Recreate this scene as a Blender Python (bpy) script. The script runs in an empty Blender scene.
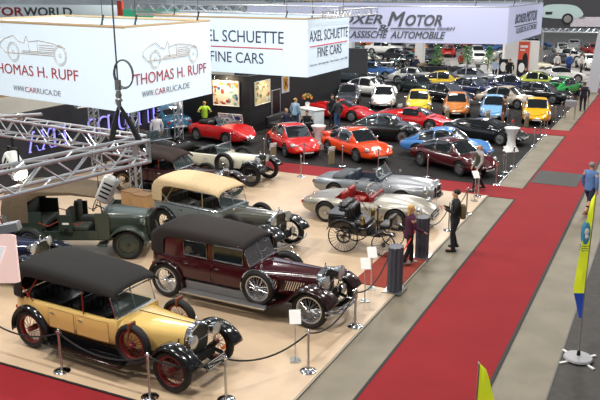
import bpy, bmesh, math, random
from mathutils import Vector, Matrix
random.seed(7)
PI = math.pi
C = bpy.context.scene.collection
SC = bpy.context.scene

# ------------------------------------------------------------------ materials
def lin(h):
    if isinstance(h, str):
        h = h.lstrip('#'); h = tuple(int(h[i:i+2], 16)/255 for i in (0, 2, 4))
    return tuple(c/12.92 if c <= .04045 else ((c+.055)/1.055)**2.4 for c in h)
MC = {}
def mat(name, col, rough=.5, metal=0, coat=0, emit=0, alpha=1, trans=0, noise=0, nscale=6, bump=0, bscale=80):
    key = (name, col)
    if key in MC: return MC[key]
    m = bpy.data.materials.new(name); m.use_nodes = True
    nt = m.node_tree; b = nt.nodes['Principled BSDF']
    c = (*lin(col), 1)
    b.inputs['Base Color'].default_value = c
    b.inputs['Roughness'].default_value = rough
    b.inputs['Metallic'].default_value = metal
    b.inputs['Coat Weight'].default_value = coat
    b.inputs['Coat Roughness'].default_value = .04
    b.inputs['Alpha'].default_value = alpha
    b.inputs['Transmission Weight'].default_value = trans
    if emit:
        b.inputs['Emission Color'].default_value = c
        b.inputs['Emission Strength'].default_value = emit
    if noise or bump:
        tc = nt.nodes.new('ShaderNodeTexCoord')
    if noise:
        n = nt.nodes.new('ShaderNodeTexNoise'); n.inputs['Scale'].default_value = nscale
        n.inputs['Detail'].default_value = 5
        nt.links.new(tc.outputs['Object'], n.inputs['Vector'])
        r = nt.nodes.new('ShaderNodeMapRange')
        r.inputs[1].default_value = .3; r.inputs[2].default_value = .7
        r.inputs[3].default_value = 1-noise; r.inputs[4].default_value = 1+noise*.6
        nt.links.new(n.outputs['Fac'], r.inputs[0])
        mx = nt.nodes.new('ShaderNodeMix'); mx.data_type = 'RGBA'; mx.blend_type = 'MULTIPLY'
        mx.inputs[0].default_value = 1; mx.inputs[6].default_value = c
        nt.links.new(r.outputs[0], mx.inputs[7])
        nt.links.new(mx.outputs[2], b.inputs['Base Color'])
    if bump:
        n2 = nt.nodes.new('ShaderNodeTexNoise'); n2.inputs['Scale'].default_value = bscale
        nt.links.new(tc.outputs['Object'], n2.inputs['Vector'])
        bp = nt.nodes.new('ShaderNodeBump'); bp.inputs['Strength'].default_value = bump
        bp.inputs['Distance'].default_value = .02
        nt.links.new(n2.outputs['Fac'], bp.inputs['Height'])
        nt.links.new(bp.outputs['Normal'], b.inputs['Normal'])
    MC[key] = m
    return m
def paint(c): return mat('car_paint', c, .16, 0, .3)
def metallic(c): return mat('metallic_paint', c, .28, .55, .35)
def cloth(c): return mat('cloth', c, .9, noise=.12, nscale=14, bump=.15, bscale=40)
CHROME = mat('chrome', '#d8dade', .12, 1)
STEEL = mat('brushed_steel', '#b9bab8', .3, .9)
ALU = mat('aluminium', '#c9ced4', .32, .75)
RUBBER = mat('rubber', '#0d0d0f', .7)
DARK = mat('dark_underside', '#0b0b0c', .9)
GLASSD = mat('tinted_glass', '#161c1f', .06, 0, .8)
GLASST = mat('clear_glass', '#8fa3a6', .04, 0, .6, alpha=.2)
LENS = mat('lamp_lens', '#c6c8c2', .08, .3, 1)
AMBER = mat('amber_lens', '#e8701a', .2, 0, .8)
REDL = mat('red_lens', '#b01412', .2, 0, .8)
WHITE = mat('white_card', '#eeeeea', .6)
BLACKP = paint('#08080a')
LEATHER = mat('black_leather', '#17181b', .38, bump=.3, bscale=12)
SKIN = mat('skin', '#d3a17f', .55)

# ------------------------------------------------------------------ mesh builder
class MB:
    def __init__(s): s.v = []; s.f = []; s.mi = []; s.cur = 0
    def face(s, idx): s.f.append(tuple(idx)); s.mi.append(s.cur)
    def box(s, c, d, rz=0, ry=0, rx=0, taper=1):
        R = Matrix.Rotation(rz, 3, 'Z') @ Matrix.Rotation(ry, 3, 'Y') @ Matrix.Rotation(rx, 3, 'X')
        n = len(s.v)
        for k in (-1, 1):
            t = 1 if k < 0 else taper
            for i, j in ((-1, -1), (1, -1), (1, 1), (-1, 1)):
                s.v.append(tuple(Vector(c) + R @ Vector((i*d[0]/2*t, j*d[1]/2*t, k*d[2]/2))))
        for q in ((0, 3, 2, 1), (4, 5, 6, 7), (0, 1, 5, 4), (1, 2, 6, 5), (2, 3, 7, 6), (3, 0, 4, 7)):
            s.face([n+a for a in q])
        return s
    def rbox(s, c, d, r=.04, rz=0, seg=3):
        # box with rounded vertical and top edges (superellipse rings)
        R = Matrix.Rotation(rz, 3, 'Z'); rings = []
        prof = [(-d[2]/2, 1-r*.5/min(d[0], d[1])), (-d[2]/2+r*.5, 1), (d[2]/2-r, 1)]
        for i in range(1, seg+1):
            a = i/seg*PI/2
            prof.append((d[2]/2-r+r*math.sin(a), 1-(r*(1-math.cos(a)))*2/min(d[0], d[1])))
        for z, k in prof:
            ring = []
            for (sx, sy, a0) in ((1, 1, 0), (-1, 1, 90), (-1, -1, 180), (1, -1, 270)):
                for q in range(seg+1):
                    a = math.radians(a0+90*q/seg)
                    x = sx*(d[0]/2-r)+r*math.cos(a); y = sy*(d[1]/2-r)+r*math.sin(a)
                    ring.append(tuple(Vector(c)+R @ Vector((x*k, y*k, z))))
            rings.append(ring)
        s.loft(rings, True, True); return s
    def loft(s, rings, closed=True, caps=False):
        n = len(s.v); k = len(rings[0])
        for r in rings: s.v += [tuple(p) for p in r]
        m = k if closed else k-1
        for i in range(len(rings)-1):
            for j in range(m):
                a = n+i*k+j; b = n+i*k+(j+1) % k
                s.face((a, b, b+k, a+k))
        if caps:
            s.face([n+j for j in range(k)][::-1]); s.face([n+(len(rings)-1)*k+j for j in range(k)])
        return s
    def tube(s, pts, r, n=8, closed=False, caps=True):
        pts = [Vector(p) for p in pts]; rings = []
        N = len(pts)
        for i, p in enumerate(pts):
            if closed: t = (pts[(i+1) % N]-pts[i-1])
            else: t = pts[min(i+1, N-1)]-pts[max(i-1, 0)]
            t = t.normalized() if t.length > 1e-9 else Vector((0, 0, 1))
            up = Vector((0, 0, 1)) if abs(t.z) < .9 else Vector((1, 0, 0))
            u = t.cross(up).normalized(); w = u.cross(t).normalized()
            rr = r[i] if isinstance(r, (list, tuple)) else r
            rings.append([p+(u*math.cos(2*PI*q/n)+w*math.sin(2*PI*q/n))*rr for q in range(n)])
        if closed: rings.append(rings[0])
        s.loft(rings, True, caps and not closed); return s
    def lathe(s, prof, n=24, c=(0, 0, 0), axis='Z', caps=False):
        # prof: (radius, height along axis)
        rings = []
        for r, h in prof:
            ring = []
            for q in range(n):
                a = 2*PI*q/n; x, y = r*math.cos(a), r*math.sin(a)
                p = {'Z': (x, y, h), 'Y': (x, h, -y), 'X': (h, x, y)}[axis]
                ring.append((p[0]+c[0], p[1]+c[1], p[2]+c[2]))
            rings.append(ring)
        s.loft(rings, True, caps); return s
    def prism(s, poly, h, M=None):
        n = len(s.v); k = len(poly)
        for z in (0, h):
            for p in poly:
                v = Vector((p[0], p[1], z)); s.v.append(tuple(M @ v if M else v))
        s.face([n+i for i in range(k)][::-1]); s.face([n+k+i for i in range(k)])
        for i in range(k):
            j = (i+1) % k; s.face((n+i, n+j, n+k+j, n+k+i))
        return s
    def ellip(s, c, d, n=12, m=8):
        prof = []
        for i in range(m+1):
            a = -PI/2+PI*i/m; prof.append((max(math.cos(a), .001), math.sin(a)))
        st = len(s.v); s.lathe(prof, n)
        for i in range(st, len(s.v)):
            v = s.v[i]; s.v[i] = (c[0]+v[0]*d[0], c[1]+v[1]*d[1], c[2]+v[2]*d[2])
        return s
    def xf(s, M):
        s.v = [tuple(M @ Vector(v)) for v in s.v]; return s
    def mesh(s, name, mats, ang=35):
        me = bpy.data.meshes.new(name); me.from_pydata(s.v, [], s.f)
        for m in (mats if isinstance(mats, (list, tuple)) else [mats]): me.materials.append(m)
        me.polygons.foreach_set('material_index', s.mi)
        bm = bmesh.new(); bm.from_mesh(me); bmesh.ops.remove_doubles(bm, verts=bm.verts, dist=1e-5)
        bmesh.ops.recalc_face_normals(bm, faces=bm.faces); bm.to_mesh(me); bm.free()
        me.polygons.foreach_set('use_smooth', [True]*len(me.polygons))
        me.set_sharp_from_angle(angle=math.radians(ang)); me.update()
        return me
    def build(s, name, mats, parent=None, loc=None, rz=0, ang=35):
        o = bpy.data.objects.new(name, s.mesh(name, mats, ang)); C.objects.link(o)
        if parent: o.parent = parent
        if loc: o.location = loc
        o.rotation_euler.z = rz
        return o
def tag(o, label=None, cat=None, group=None, kind=None):
    if label: o['label'] = label
    if cat: o['category'] = cat
    if group: o['group'] = group
    if kind: o['kind'] = kind
    return o
def thing(name, label, cat, loc=(0, 0, 0), rz=0, group=None):
    o = bpy.data.objects.new(name, None); C.objects.link(o); o.empty_display_size = .2
    o.location = loc; o.rotation_euler.z = rz
    return tag(o, label, cat, group)
def kids(o): return [c for c in C.objects if c.parent == o]
KIDS = {}
def copy_tree(o, parent=None):
    c = o.copy(); C.objects.link(c); c.parent = parent
    for ch in [q for q in o.children]: copy_tree(ch, c)
    return c
def dup(root, loc, rz, label, group=None, cat=None, recol=None):
    r = copy_tree(root)
    r.location = loc; r.rotation_euler.z = rz; r['label'] = label
    if cat: r['category'] = cat
    if group: r['group'] = group
    elif 'group' in r: del r['group']
    if recol:
        st = [r]
        while st:
            o = st.pop(); st += list(o.children)
            if o.type == 'MESH' and any(m and m.name in recol for m in o.data.materials):
                key = (o.data.name, tuple(sorted((k, v.name) for k, v in recol.items())))
                if key not in KIDS:
                    d = o.data.copy()
                    for i, m in enumerate(d.materials):
                        if m and m.name in recol: d.materials[i] = recol[m.name]
                    KIDS[key] = d
                o.data = KIDS[key]
    return r
def struct(name, mb, m, **k): return tag(mb.build(name, m, **k), kind='structure')
def interp(pts):
    xs = [p[0] for p in pts]; ys = [p[1] for p in pts]; n = len(xs)
    d = [(ys[i+1]-ys[i])/(xs[i+1]-xs[i]) for i in range(n-1)]
    m = [d[0]]+[0 if d[i-1]*d[i] <= 0 else 2*d[i-1]*d[i]/(d[i-1]+d[i]) for i in range(1, n-1)]+[d[-1]]
    def f(x):
        if x <= xs[0]: return ys[0]
        if x >= xs[-1]: return ys[-1]
        for i in range(n-1):
            if x <= xs[i+1]: break
        h = xs[i+1]-xs[i]; t = (x-xs[i])/h
        return (2*t**3-3*t*t+1)*ys[i]+(t**3-2*t*t+t)*h*m[i]+(-2*t**3+3*t*t)*ys[i+1]+(t**3-t*t)*h*m[i+1]
    return f
def chaikin(p, n=1):
    for _ in range(n):
        q = [p[0]]
        for i in range(len(p)-1):
            a, b = p[i], p[i+1]
            q.append(tuple(a[k]*.75+b[k]*.25 for k in range(len(a))))
            q.append(tuple(a[k]*.25+b[k]*.75 for k in range(len(a))))
        q.append(p[-1]); p = q
    return p
def cut(o, cutters, dark=1):
    # boolean difference baked into the mesh; cut faces take the cutter's material
    for c in cutters:
        c.parent = o.parent
        md = o.modifiers.new('cut', 'BOOLEAN'); md.operation = 'DIFFERENCE'; md.object = c; md.solver = 'EXACT'; md.material_mode = 'TRANSFER'
    bpy.context.view_layer.update()
    dg = bpy.context.evaluated_depsgraph_get()
    me = bpy.data.meshes.new_from_object(o.evaluated_get(dg))
    o.modifiers.clear(); o.data = me
    me.polygons.foreach_set('use_smooth', [True]*len(me.polygons)); me.set_sharp_from_angle(angle=math.radians(35))
    for c in cutters:
        d = c.data; bpy.data.objects.remove(c); bpy.data.meshes.remove(d)
def solid(o, t):
    md = o.modifiers.new('thickness', 'SOLIDIFY'); md.thickness = t; md.offset = -1; return o
def text(body, name, m, parent, origin, xdir, w, h, font_shear=0, spacing=1, bold=0, depth=.004, normal=None):
    """lettering w wide and h tall: origin = lower left corner, xdir = reading direction, upright"""
    cu = bpy.data.curves.new(name, 'FONT'); cu.body = body; cu.shear = font_shear; cu.extrude = .001
    cu.space_character = spacing; cu.resolution_u = 3
    o = bpy.data.objects.new(name, cu); C.objects.link(o)
    bpy.context.view_layer.update()
    me = bpy.data.meshes.new_from_object(o.evaluated_get(bpy.context.evaluated_depsgraph_get()))
    bpy.data.objects.remove(o); bpy.data.curves.remove(cu)
    xs = [v.co.x for v in me.vertices]; ys = [v.co.y for v in me.vertices]
    x0, x1, y0, y1 = min(xs), max(xs), min(ys), max(ys)
    X = Vector((xdir[0], xdir[1], 0)).normalized(); Z = Vector((0, 0, 1)); N = X.cross(Z)
    for v in me.vertices:
        a = (v.co.x-x0)/(x1-x0)*w; b = (v.co.y-y0)/(y1-y0)*h; c = v.co.z*depth/.001
        v.co = Vector(origin)+X*a+Z*b+N*c
    if bold:
        vs = [v.co.copy() for v in me.vertices]; fs = [tuple(p.vertices) for p in me.polygons]; V2 = []; F2 = []; n = len(vs)
        for k, (dx, dz) in enumerate(((0, 0), (bold, 0), (bold, bold*.6), (0, bold*.6))):
            V2 += [v+X*dx+Z*dz+N*.0004*k for v in vs]; F2 += [tuple(i+n*k for i in f) for f in fs]
        bpy.data.meshes.remove(me); me = bpy.data.meshes.new(name); me.from_pydata(V2, [], F2)
    me.materials.clear(); me.materials.append(m)
    o = bpy.data.objects.new(name, me); C.objects.link(o)
    if parent: o.parent = parent
    return o

# ------------------------------------------------------------------ wheels
def wire_wheel(parent, c, side, r, tw, rimcol, name='wheel', hub=CHROME, spokes=22, disc=None, rz=0):
    """tyre = the wheel mesh; rim with spokes and hub cap are its children. side=+1 left, -1 right"""
    m = MB(); ir = r*.69
    prof = []
    for i in range(13):
        a = 2*PI*i/12
        prof.append(((r+ir)/2+(r-ir)/2*math.cos(a)*(1 if abs(math.cos(a)) > .3 else 1), tw/2*math.sin(a)*(1.0)))
    # flattened tread
    prof = [(min(p[0], r-.006), p[1]) for p in prof]
    m.lathe(prof, 28, axis='Y')
    w = m.build(name, RUBBER, parent, c, rz)
    q = MB(); q.lathe([(ir+.01, -tw*.32), (ir-.02, -tw*.3), (ir-.035, -tw*.1), (ir-.035, tw*.1), (ir-.02, tw*.3), (ir+.012, tw*.34)], 28, axis='Y')
    if disc:
        q.lathe([(ir-.02, side*tw*.1), (ir*.6, side*tw*.32), (.02, side*tw*.34)], 28, axis='Y')
    else:
        for k in range(spokes):
            a = 2*PI*k/spokes; b = a+(.25 if k % 2 else -.25)
            q.tube([(math.cos(b)*.05, side*tw*(.4 if k % 2 else .15), math.sin(b)*.05), (math.cos(a)*(ir-.02), side*tw*.05, math.sin(a)*(ir-.02))], .0065 if spokes > 14 else .016, 4)
    q.build('rim', rimcol, w)
    h = MB(); h.lathe([(.001, side*tw*.62), (.03, side*tw*.6), (.045, side*tw*.5), (.06, side*tw*.3), (.06, -side*tw*.2), (.001, -side*tw*.2)], 14, axis='Y')
    h.build('hub_cap', hub, w)
    return w
def alloy_wheel(parent, c, side, r=.31, tw=.19, rimcol=None, n=5):
    rimcol = rimcol or STEEL
    m = MB(); ir = r*.68
    m.lathe([(ir, -tw/2), (r-.02, -tw/2), (r, -tw/2+.025), (r, tw/2-.025), (r-.02, tw/2), (ir, tw/2), (ir, -tw/2)], 22, axis='Y')
    w = m.build('wheel', RUBBER, parent, c)
    q = MB(); y = side*tw*.46
    q.lathe([(ir+.01, y), (ir-.015, y+side*.006), (ir-.02, y-side*.05), (.02, y-side*.05)], 22, axis='Y')
    for k in range(n):
        a = 2*PI*k/n
        M = Matrix.Rotation(-a, 4, 'Y')
        st = len(q.v); q.box((ir*.5, y-side*.012, 0), (ir*.95, .05, ir*.42))
        for i in range(st, len(q.v)): q.v[i] = tuple(M @ Vector(q.v[i]))
    q.build('rim', rimcol, w)
    h = MB(); h.lathe([(.001, y+side*.035), (.04, y+side*.03), (.055, y)], 12, axis='Y'); h.build('hub_cap', CHROME, w)
    return w
def rope(pts, r, label, col, group='barrier ropes between the posts', name='barrier_rope'):
    m = MB(); P = []
    for (a, b) in zip(pts[:-1], pts[1:]):
        sag = min(.32, .1*math.dist(a, b)+.05)
        for i in range(13):
            t = i/12; P.append((a[0]+(b[0]-a[0])*t, a[1]+(b[1]-a[1])*t, a[2]+(b[2]-a[2])*t-sag*4*t*(1-t)))
    m.tube(P, r, 6); o = m.build(name, col); tag(o, label, 'rope', group); return o
# ------------------------------------------------------------------ modern cars
def modern(name, label, S, loc, rz, group=None, color='#d01818', detail=1):
    root = thing(name, label, 'car', loc, rz, group)
    P = paint(color) if isinstance(color, str) else color
    x0, x1 = S['x']; fw = interp(S['w']); fzb = interp(S['zb']); fzs = interp(S['zs']); fzf = interp(S['zf']); fzc = interp(S['zc'])
    def half(x, k=1):
        w, zb, zs, zf, zc = fw(x), fzb(x), fzs(x), fzf(x), fzc(x)
        zs = min(zs, zf-.03)
        p = [(0, zb), (.8*w, zb), (.93*w, zb+.03), (.985*w, zb+.4*(zs-zb)), (w, zs), (.98*w, zs+.45*(zf-zs)), (.91*w, zs+.9*(zf-zs)), (.78*w, zf), (.6*w, zf*.65+zc*.35), (.42*w, zc), (0, zc+.012)]
        return chaikin(p, k)
    N = 36; m = MB(); rings = []
    for i in range(N+1):
        t = (1-math.cos(PI*i/N))/2*.6+i/N*.4
        x = x0+(x1-x0)*t; h = half(x)
        rings.append([(x, y, z) for y, z in h]+[(x, -y, z) for y, z in h[-2:0:-1]])
    m.loft(rings, True, True)
    body = m.build('body', [P, DARK], root)
    r = S.get('r', .31); ax = S['ax']; cs = []
    for a in ax:
        for s in (-1, 1):
            q = MB(); W = fw(a)
            q.lathe([(r+.045, s*(W-.27)), (r+.045, s*(W+.3))], 24, (a, 0, r+.015), 'Y', True)
            c = q.build('cutter', [DARK]); cs.append(c)
    if S.get('open'):
        o = S['open']; q = MB(); q.rbox(((o[0]+o[1])/2, 0, .95), (o[1]-o[0], 2*o[2], 1.1), .1); cs.append(q.build('cutter', [S.get('inmat', LEATHER)]))
    cut(body, cs)
    for a in ax:
        for s in (-1, 1): alloy_wheel(root, (a, s*(fw(a)-.10), r), s, r, .2, S.get('rim'), S.get('nsp', 5))
    def side_pt(x, t, s, off=.006):
        h = half(x, 1); n = len(h); i0, i1 = n*.25, n*.62
        f = i0+(i1-i0)*t; i = int(f); u = f-i
        y = h[i][0]*(1-u)+h[i+1][0]*u; z = h[i][1]*(1-u)+h[i+1][1]*u
        return (x, s*(y+off), z)
    if 'door' in S:
        for s in (-1, 1):
            a, b = S['door']; q = MB()
            g = [[side_pt(a+(b-a)*i/8, .08+.86*j/8, s) for j in range(9)] for i in range(9)]
            q.loft(g, False); d = q.build('door', P, root)
            e = MB(); bd = [g[0][j] for j in range(9)]+[g[i][8] for i in range(9)]+[g[8][j] for j in range(8, -1, -1)]+[g[i][0] for i in range(8, 0, -1)]
            e.tube(bd, .005, 4, True); e.build('door_seam', DARK, d)
            hp = side_pt(a+.16, .82, s, .02); q = MB(); q.box(hp, (.14, .02, .025)); q.build('handle', CHROME, d)
    G = S.get('gh')
    if G:
        fr = interp(G['roof']); wb = G['wb']; wt = G['wt']; gx0, gx1 = G['roof'][0][0], G['roof'][-1][0]
        hmax = max(z for _, z in G['roof'])
        def gp(x, v, s=1, off=0):
            zr = fr(x); zb_ = min(fzf(x)-.05, zr-.005) if 0 else min(G.get('belt', .82), zr-.004)
            h = zr-zb_; tot = hmax-G.get('belt', .82)
            e = 1-.16*max(0, (x-G['xf'])/(gx1-G['xf']))**2 - .22*max(0, (G['xr']-x)/(G['xr']-gx0))**2
            B = wb*e; T = (wb-(wb-wt)*min(1, h/tot))*e
            p = chaikin([(B, zb_-.04), (B*.5+T*.5+.012, zb_+.45*h), (T, zb_+.85*h), (T-.05, zb_+.97*h), (T*.62, zr), (0, zr+.014)], 2)
            f = v*(len(p)-1); i = min(int(f), len(p)-2); u = f-i
            return Vector((x, s*(p[i][0]*(1-u)+p[i+1][0]*u), p[i][1]*(1-u)+p[i+1][1]*u))
        m = MB(); rings = []
        for i in range(25):
            x = gx0+(gx1-gx0)*i/24
            L = [gp(x, j/18) for j in range(19)]
            rings.append([tuple(p) for p in L]+[(p[0], -p[1], p[2]) for p in L[-2::-1]])
        m.loft(rings, False); m.build('roof', S.get('roofmat', P), root)
        def pane(nm, xa, xb, va, vb, sides, mt=GLASSD):
            q = MB(); nx = 10
            def off(x, v, s):
                e = .01
                a = gp(min(x+e, gx1), v, s)-gp(max(x-e, gx0), v, s); b = gp(x, min(v+.03, 1), s)-gp(x, max(v-.03, 0), s)
                n = a.cross(b).normalized()
                if n.z < 0 and abs(n.z) > .15: n = -n
                elif abs(n.z) <= .15 and n.y*s < 0: n = -n
                return gp(x, v, s)+n*.009
            if sides == 0:
                nv = 8; g = []
                for i in range(nx+1):
                    x = xa+(xb-xa)*i/nx
                    row = [off(x, va+(1-va)*j/nv, 1) for j in range(nv+1)]
                    g.append(row+[Vector((p.x, -p.y, p.z)) for p in row[-2::-1]])
            else:
                nv = 7; g = [[off(xa+(xb-xa)*i/nx, va+(vb-va)*j/nv, sides) for j in range(nv+1)] for i in range(nx+1)]
            q.loft(g, False); o = q.build(nm, mt, root)
            K = len(g[0])-1
            bd = g[0]+[g[i][K] for i in range(1, nx)]+g[nx][::-1]+[g[i][0] for i in range(nx-1, 0, -1)]
            t = MB(); t.tube(bd, .015, 5, True); t.build('trim', G.get('trim', CHROME), o)
        for xa, xb in G['ws']: pane('windshield', xa, xb, .58, 1, 0)
        for xa, xb in G.get('rw', []): pane('rear_window', xa, xb, G.get('rv', .66), 1, 0)
        for xa, xb in G['sw']:
            for s in (-1, 1): pane('side_window', xa, xb, .1, .5, s)
    if S.get('open'):
        o = S['open']; IM = S.get('inmat', LEATHER)
        for s in (-1, 1):
            q = MB(); q.rbox((o[0]+.55, s*.34, .56), (.5, .5, .2), .06); q.rbox((o[0]+.3, s*.34, .78), (.16, .5, .5), .06)
            q.build('seat', IM, root)
        q = MB(); q.tube([(o[1]-.42+.06*math.cos(a), .34+.19*math.cos(a), .95+.19*math.sin(a)) for a in [2*PI*i/16 for i in range(16)]], .014, 5, True); q.tube([(o[1]-.42, .34, .95), (o[1]-.1, .34, .85)], .018, 5)
        q.build('steering_wheel', S.get('wheelmat', WHITE), root)
        q = MB(); q.rbox((o[1]-.06, 0, .9), (.12, 2*o[2]-.06, .16), .03); q.build('dashboard', IM, root)
        # windscreen
        xw = o[1]; b = .62; zb_ = fzc(xw)-.02; wf = MB(); rows = []
        for i in range(9):
            y = -b+2*b*i/8; bend = .16*(y/b)**2
            rows.append([(xw+.12-bend, y, zb_), (xw-.16-bend, y*.92, zb_+.44)])
        wf.loft(rows, False); g = wf.build('windshield', GLASST, root)
        t = MB(); t.tube([r_[0] for r_ in rows]+[r_[1] for r_ in rows[::-1]], .016, 6, True); t.build('trim', CHROME, g)
        if S.get('hood'):
            q = MB(); q.rbox((o[0]-.08, 0, fzc(o[0])+.03), (.5, 2*o[2]+.06, .18), .08); q.build('folded_top', cloth(S['hood']), root)
    # lamps, bumpers, plate
    L = S['lamp']
    for s in (-1, 1):
        q = MB(); q.lathe([(.105, -.05), (.105, .0), (.09, .03), (.05, .05), (.001, .055)], 16, (0, 0, 0), 'X')
        q.xf(Matrix.Translation((L[0], s*L[1], L[2])) @ Matrix.Rotation(-L[3] if len(L) > 3 else -.6, 4, 'Y') @ Matrix.Scale(L[4] if len(L) > 4 else 1, 4))
        hl = q.build('headlamp', LENS, root)
        t = MB(); t.lathe([(.112, -.06), (.118, -.01), (.106, .008), (.1, 0)], 16, (0, 0, 0), 'X')
        t.xf(Matrix.Translation((L[0], s*L[1], L[2])) @ Matrix.Rotation(-L[3] if len(L) > 3 else -.6, 4, 'Y') @ Matrix.Scale(L[4] if len(L) > 4 else 1, 4)); t.build('lamp_ring', S.get('ring', CHROME), hl)
        q = MB(); q.rbox((S['tl'][0], s*S['tl'][1], S['tl'][2]), (.06, .2, .1), .02); q.build('tail_lamp', REDL, root)
        if S.get('ind'):
            q = MB(); q.rbox((S['ind'][0], s*S['ind'][1], S['ind'][2]), (.05, .17, .07), .015); q.build('indicator', AMBER, root)
        mp = (S['mir'][0], s*(S['mir'][1]), S['mir'][2]); q = MB(); q.ellip(mp, (.04, .08, .05)); q.tube([mp, (mp[0], s*(S['mir'][1]-.12), mp[2]-.1)], .01, 5); q.build('mirror', CHROME, root)
    for nm, bx, z, mt, sg in S.get('bump', []):
        q = MB(); ww = fw(bx-.1*sg)*1.0; pts = []
        for i in range(13):
            y = -1+2*i/12; pts.append((bx-sg*.35*abs(y)**4, ww*y, z))
        q.tube(pts, .045, 6); q.build(nm, mt or P, root)
    px = S['x'][1]+.04
    q = MB(); q.box((px, 0, S.get('pz', .36)), (.012, .5, .11), 0, .1); q.build('number_plate', WHITE, root)
    q = MB(); q.box((S['x'][0]-.05, 0, .5), (.012, .5, .11)); q.build('number_plate', WHITE, root)
    if S.get('grille'):
        g = S['grille']; q = MB(); q.rbox((g[0], 0, g[2]), (.08, g[1]*2, g[3]), .04); o = q.build('grille', DARK, root)
        t = MB(); a, b, z, h = g[0]+.045, g[1], g[2], g[3]/2
        t.tube([(a, -b, z-h), (a, b, z-h), (a, b, z+h), (a, -b, z+h)], .02, 5, True); t.box((a, 0, z), (.02, 2*b, .03)); t.build('grille_frame', CHROME, o)
    if S.get('wing'):
        q = MB(); a = S['wing']; q.rbox((a[0], 0, a[1]), (.45, 1.25, .07), .03); q.box((a[0]+.1, 0, a[1]-.07), (.3, 1.1, .1)); q.build('rear_spoiler', P, root)
    if S.get('engine_lid'):
        q = MB(); a = S['engine_lid']
        for i in range(7):
            t = i/6; x = a[0]+(a[1]-a[0])*t; z = (interp(G['roof'])(x) if G and x > G['roof'][0][0] else fzc(x)); q.box((x, 0, max(z, fzc(x))+.022), (.03, .8, .02))
        q.build('engine_grille', DARK, root)
    if S.get('wipers', 1) and G:
        q = MB(); a, b = G['ws'][0][1], G['ws'][0][0]
        for s in (-.35, .25):
            q.tube([(a, s, fr(a)+.03), ((a*2+b)/3, s+.3, fr((a*2+b)/3)+.03)], .01, 4)
        q.build('wipers', DARK, root)
    return root

S911 = dict(x=(-2.08, 2.08), ax=(-1.135, 1.135),
    w=[(-2.08, .5), (-2.0, .64), (-1.75, .76), (-1.13, .84), (-.5, .80), (.5, .80), (1.13, .82), (1.7, .74), (1.98, .62), (2.08, .48)],
    zb=[(-2.08, .44), (-1.9, .32), (-1.4, .25), (1.5, .24), (1.95, .28), (2.08, .38)],
    zs=[(-2.08, .5), (-1.2, .55), (1.2, .52), (2.08, .42)],
    zf=[(-2.08, .56), (-2.0, .64), (-1.7, .73), (-1.13, .80), (0, .78), (.8, .79), (1.3, .79), (1.62, .75), (1.85, .66), (2.02, .5), (2.08, .42)],
    zc=[(-2.08, .55), (-1.95, .68), (-1.6, .80), (-1, .86), (.7, .83), (1, .76), (1.5, .65), (1.9, .5), (2.08, .41)],
    gh=dict(roof=[(-1.9, .68), (-1.5, .88), (-1.0, 1.13), (-.45, 1.30), (.0, 1.335), (.32, 1.27), (.66, 1.03), (1.0, .76)], wb=.72, wt=.55, belt=.78, xf=.3, xr=-.4,
            ws=[(.34, .9)], rw=[(-1.3, -.62)], sw=[(-.38, .46), (-1.12, -.44)]),
    door=(-.38, .72), lamp=(1.78, .64, .66, .75), tl=(-2.02, .5, .58), ind=(2.03, .5, .47), mir=(.55, .84, .92),
    bump=[('front_bumper', 2.12, .42, None, 1), ('rear_bumper', -2.12, .48, None, -1)], engine_lid=(-1.75, -1.4))
def var(S, **k): d = dict(S); d.update(k); return d
SRS = var(S911, wing=(-1.85, .86))
S356 = dict(x=(-1.98, 1.98), ax=(-1.05, 1.05), r=.32,
    w=[(-1.98, .4), (-1.88, .58), (-1.5, .76), (-.9, .83), (.8, .83), (1.4, .76), (1.85, .56), (1.98, .38)],
    zb=[(-1.98, .42), (-1.8, .26), (-1.3, .2), (1.3, .2), (1.8, .25), (1.98, .4)],
    zs=[(-1.98, .5), (-1, .54), (1, .54), (1.98, .46)],
    zf=[(-1.98, .52), (-1.85, .68), (-1.4, .84), (-.8, .86), (.6, .88), (1.1, .89), (1.5, .82), (1.8, .66), (1.98, .46)],
    zc=[(-1.98, .52), (-1.8, .72), (-1.4, .86), (-.9, .93), (.6, .92), (1, .84), (1.5, .70), (1.85, .55), (1.98, .45)],
    gh=dict(roof=[(-1.8, .70), (-1.3, .95), (-.8, 1.18), (-.3, 1.29), (.1, 1.28), (.42, 1.17), (.66, 1.0), (.82, .84)], wb=.68, wt=.5, belt=.84, xf=.3, xr=-.3,
            ws=[(.42, .72)], rw=[(-1.05, -.62)], sw=[(-.3, .4), (-.85, -.36)]),
    door=(-.35, .65), lamp=(1.52, .6, .68, .6), tl=(-1.9, .5, .55), ind=(1.78, .52, .5), mir=(.5, .82, .95),
    bump=[('front_bumper', 2.06, .42, CHROME, 1), ('rear_bumper', -2.06, .44, CHROME, -1)], engine_lid=(-1.6, -1.3), nsp=8)
S356C = var(S356, gh=None, open=(-.75, .45, .6), hood='#1b1b1d', engine_lid=None, inmat=LEATHER)
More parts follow.
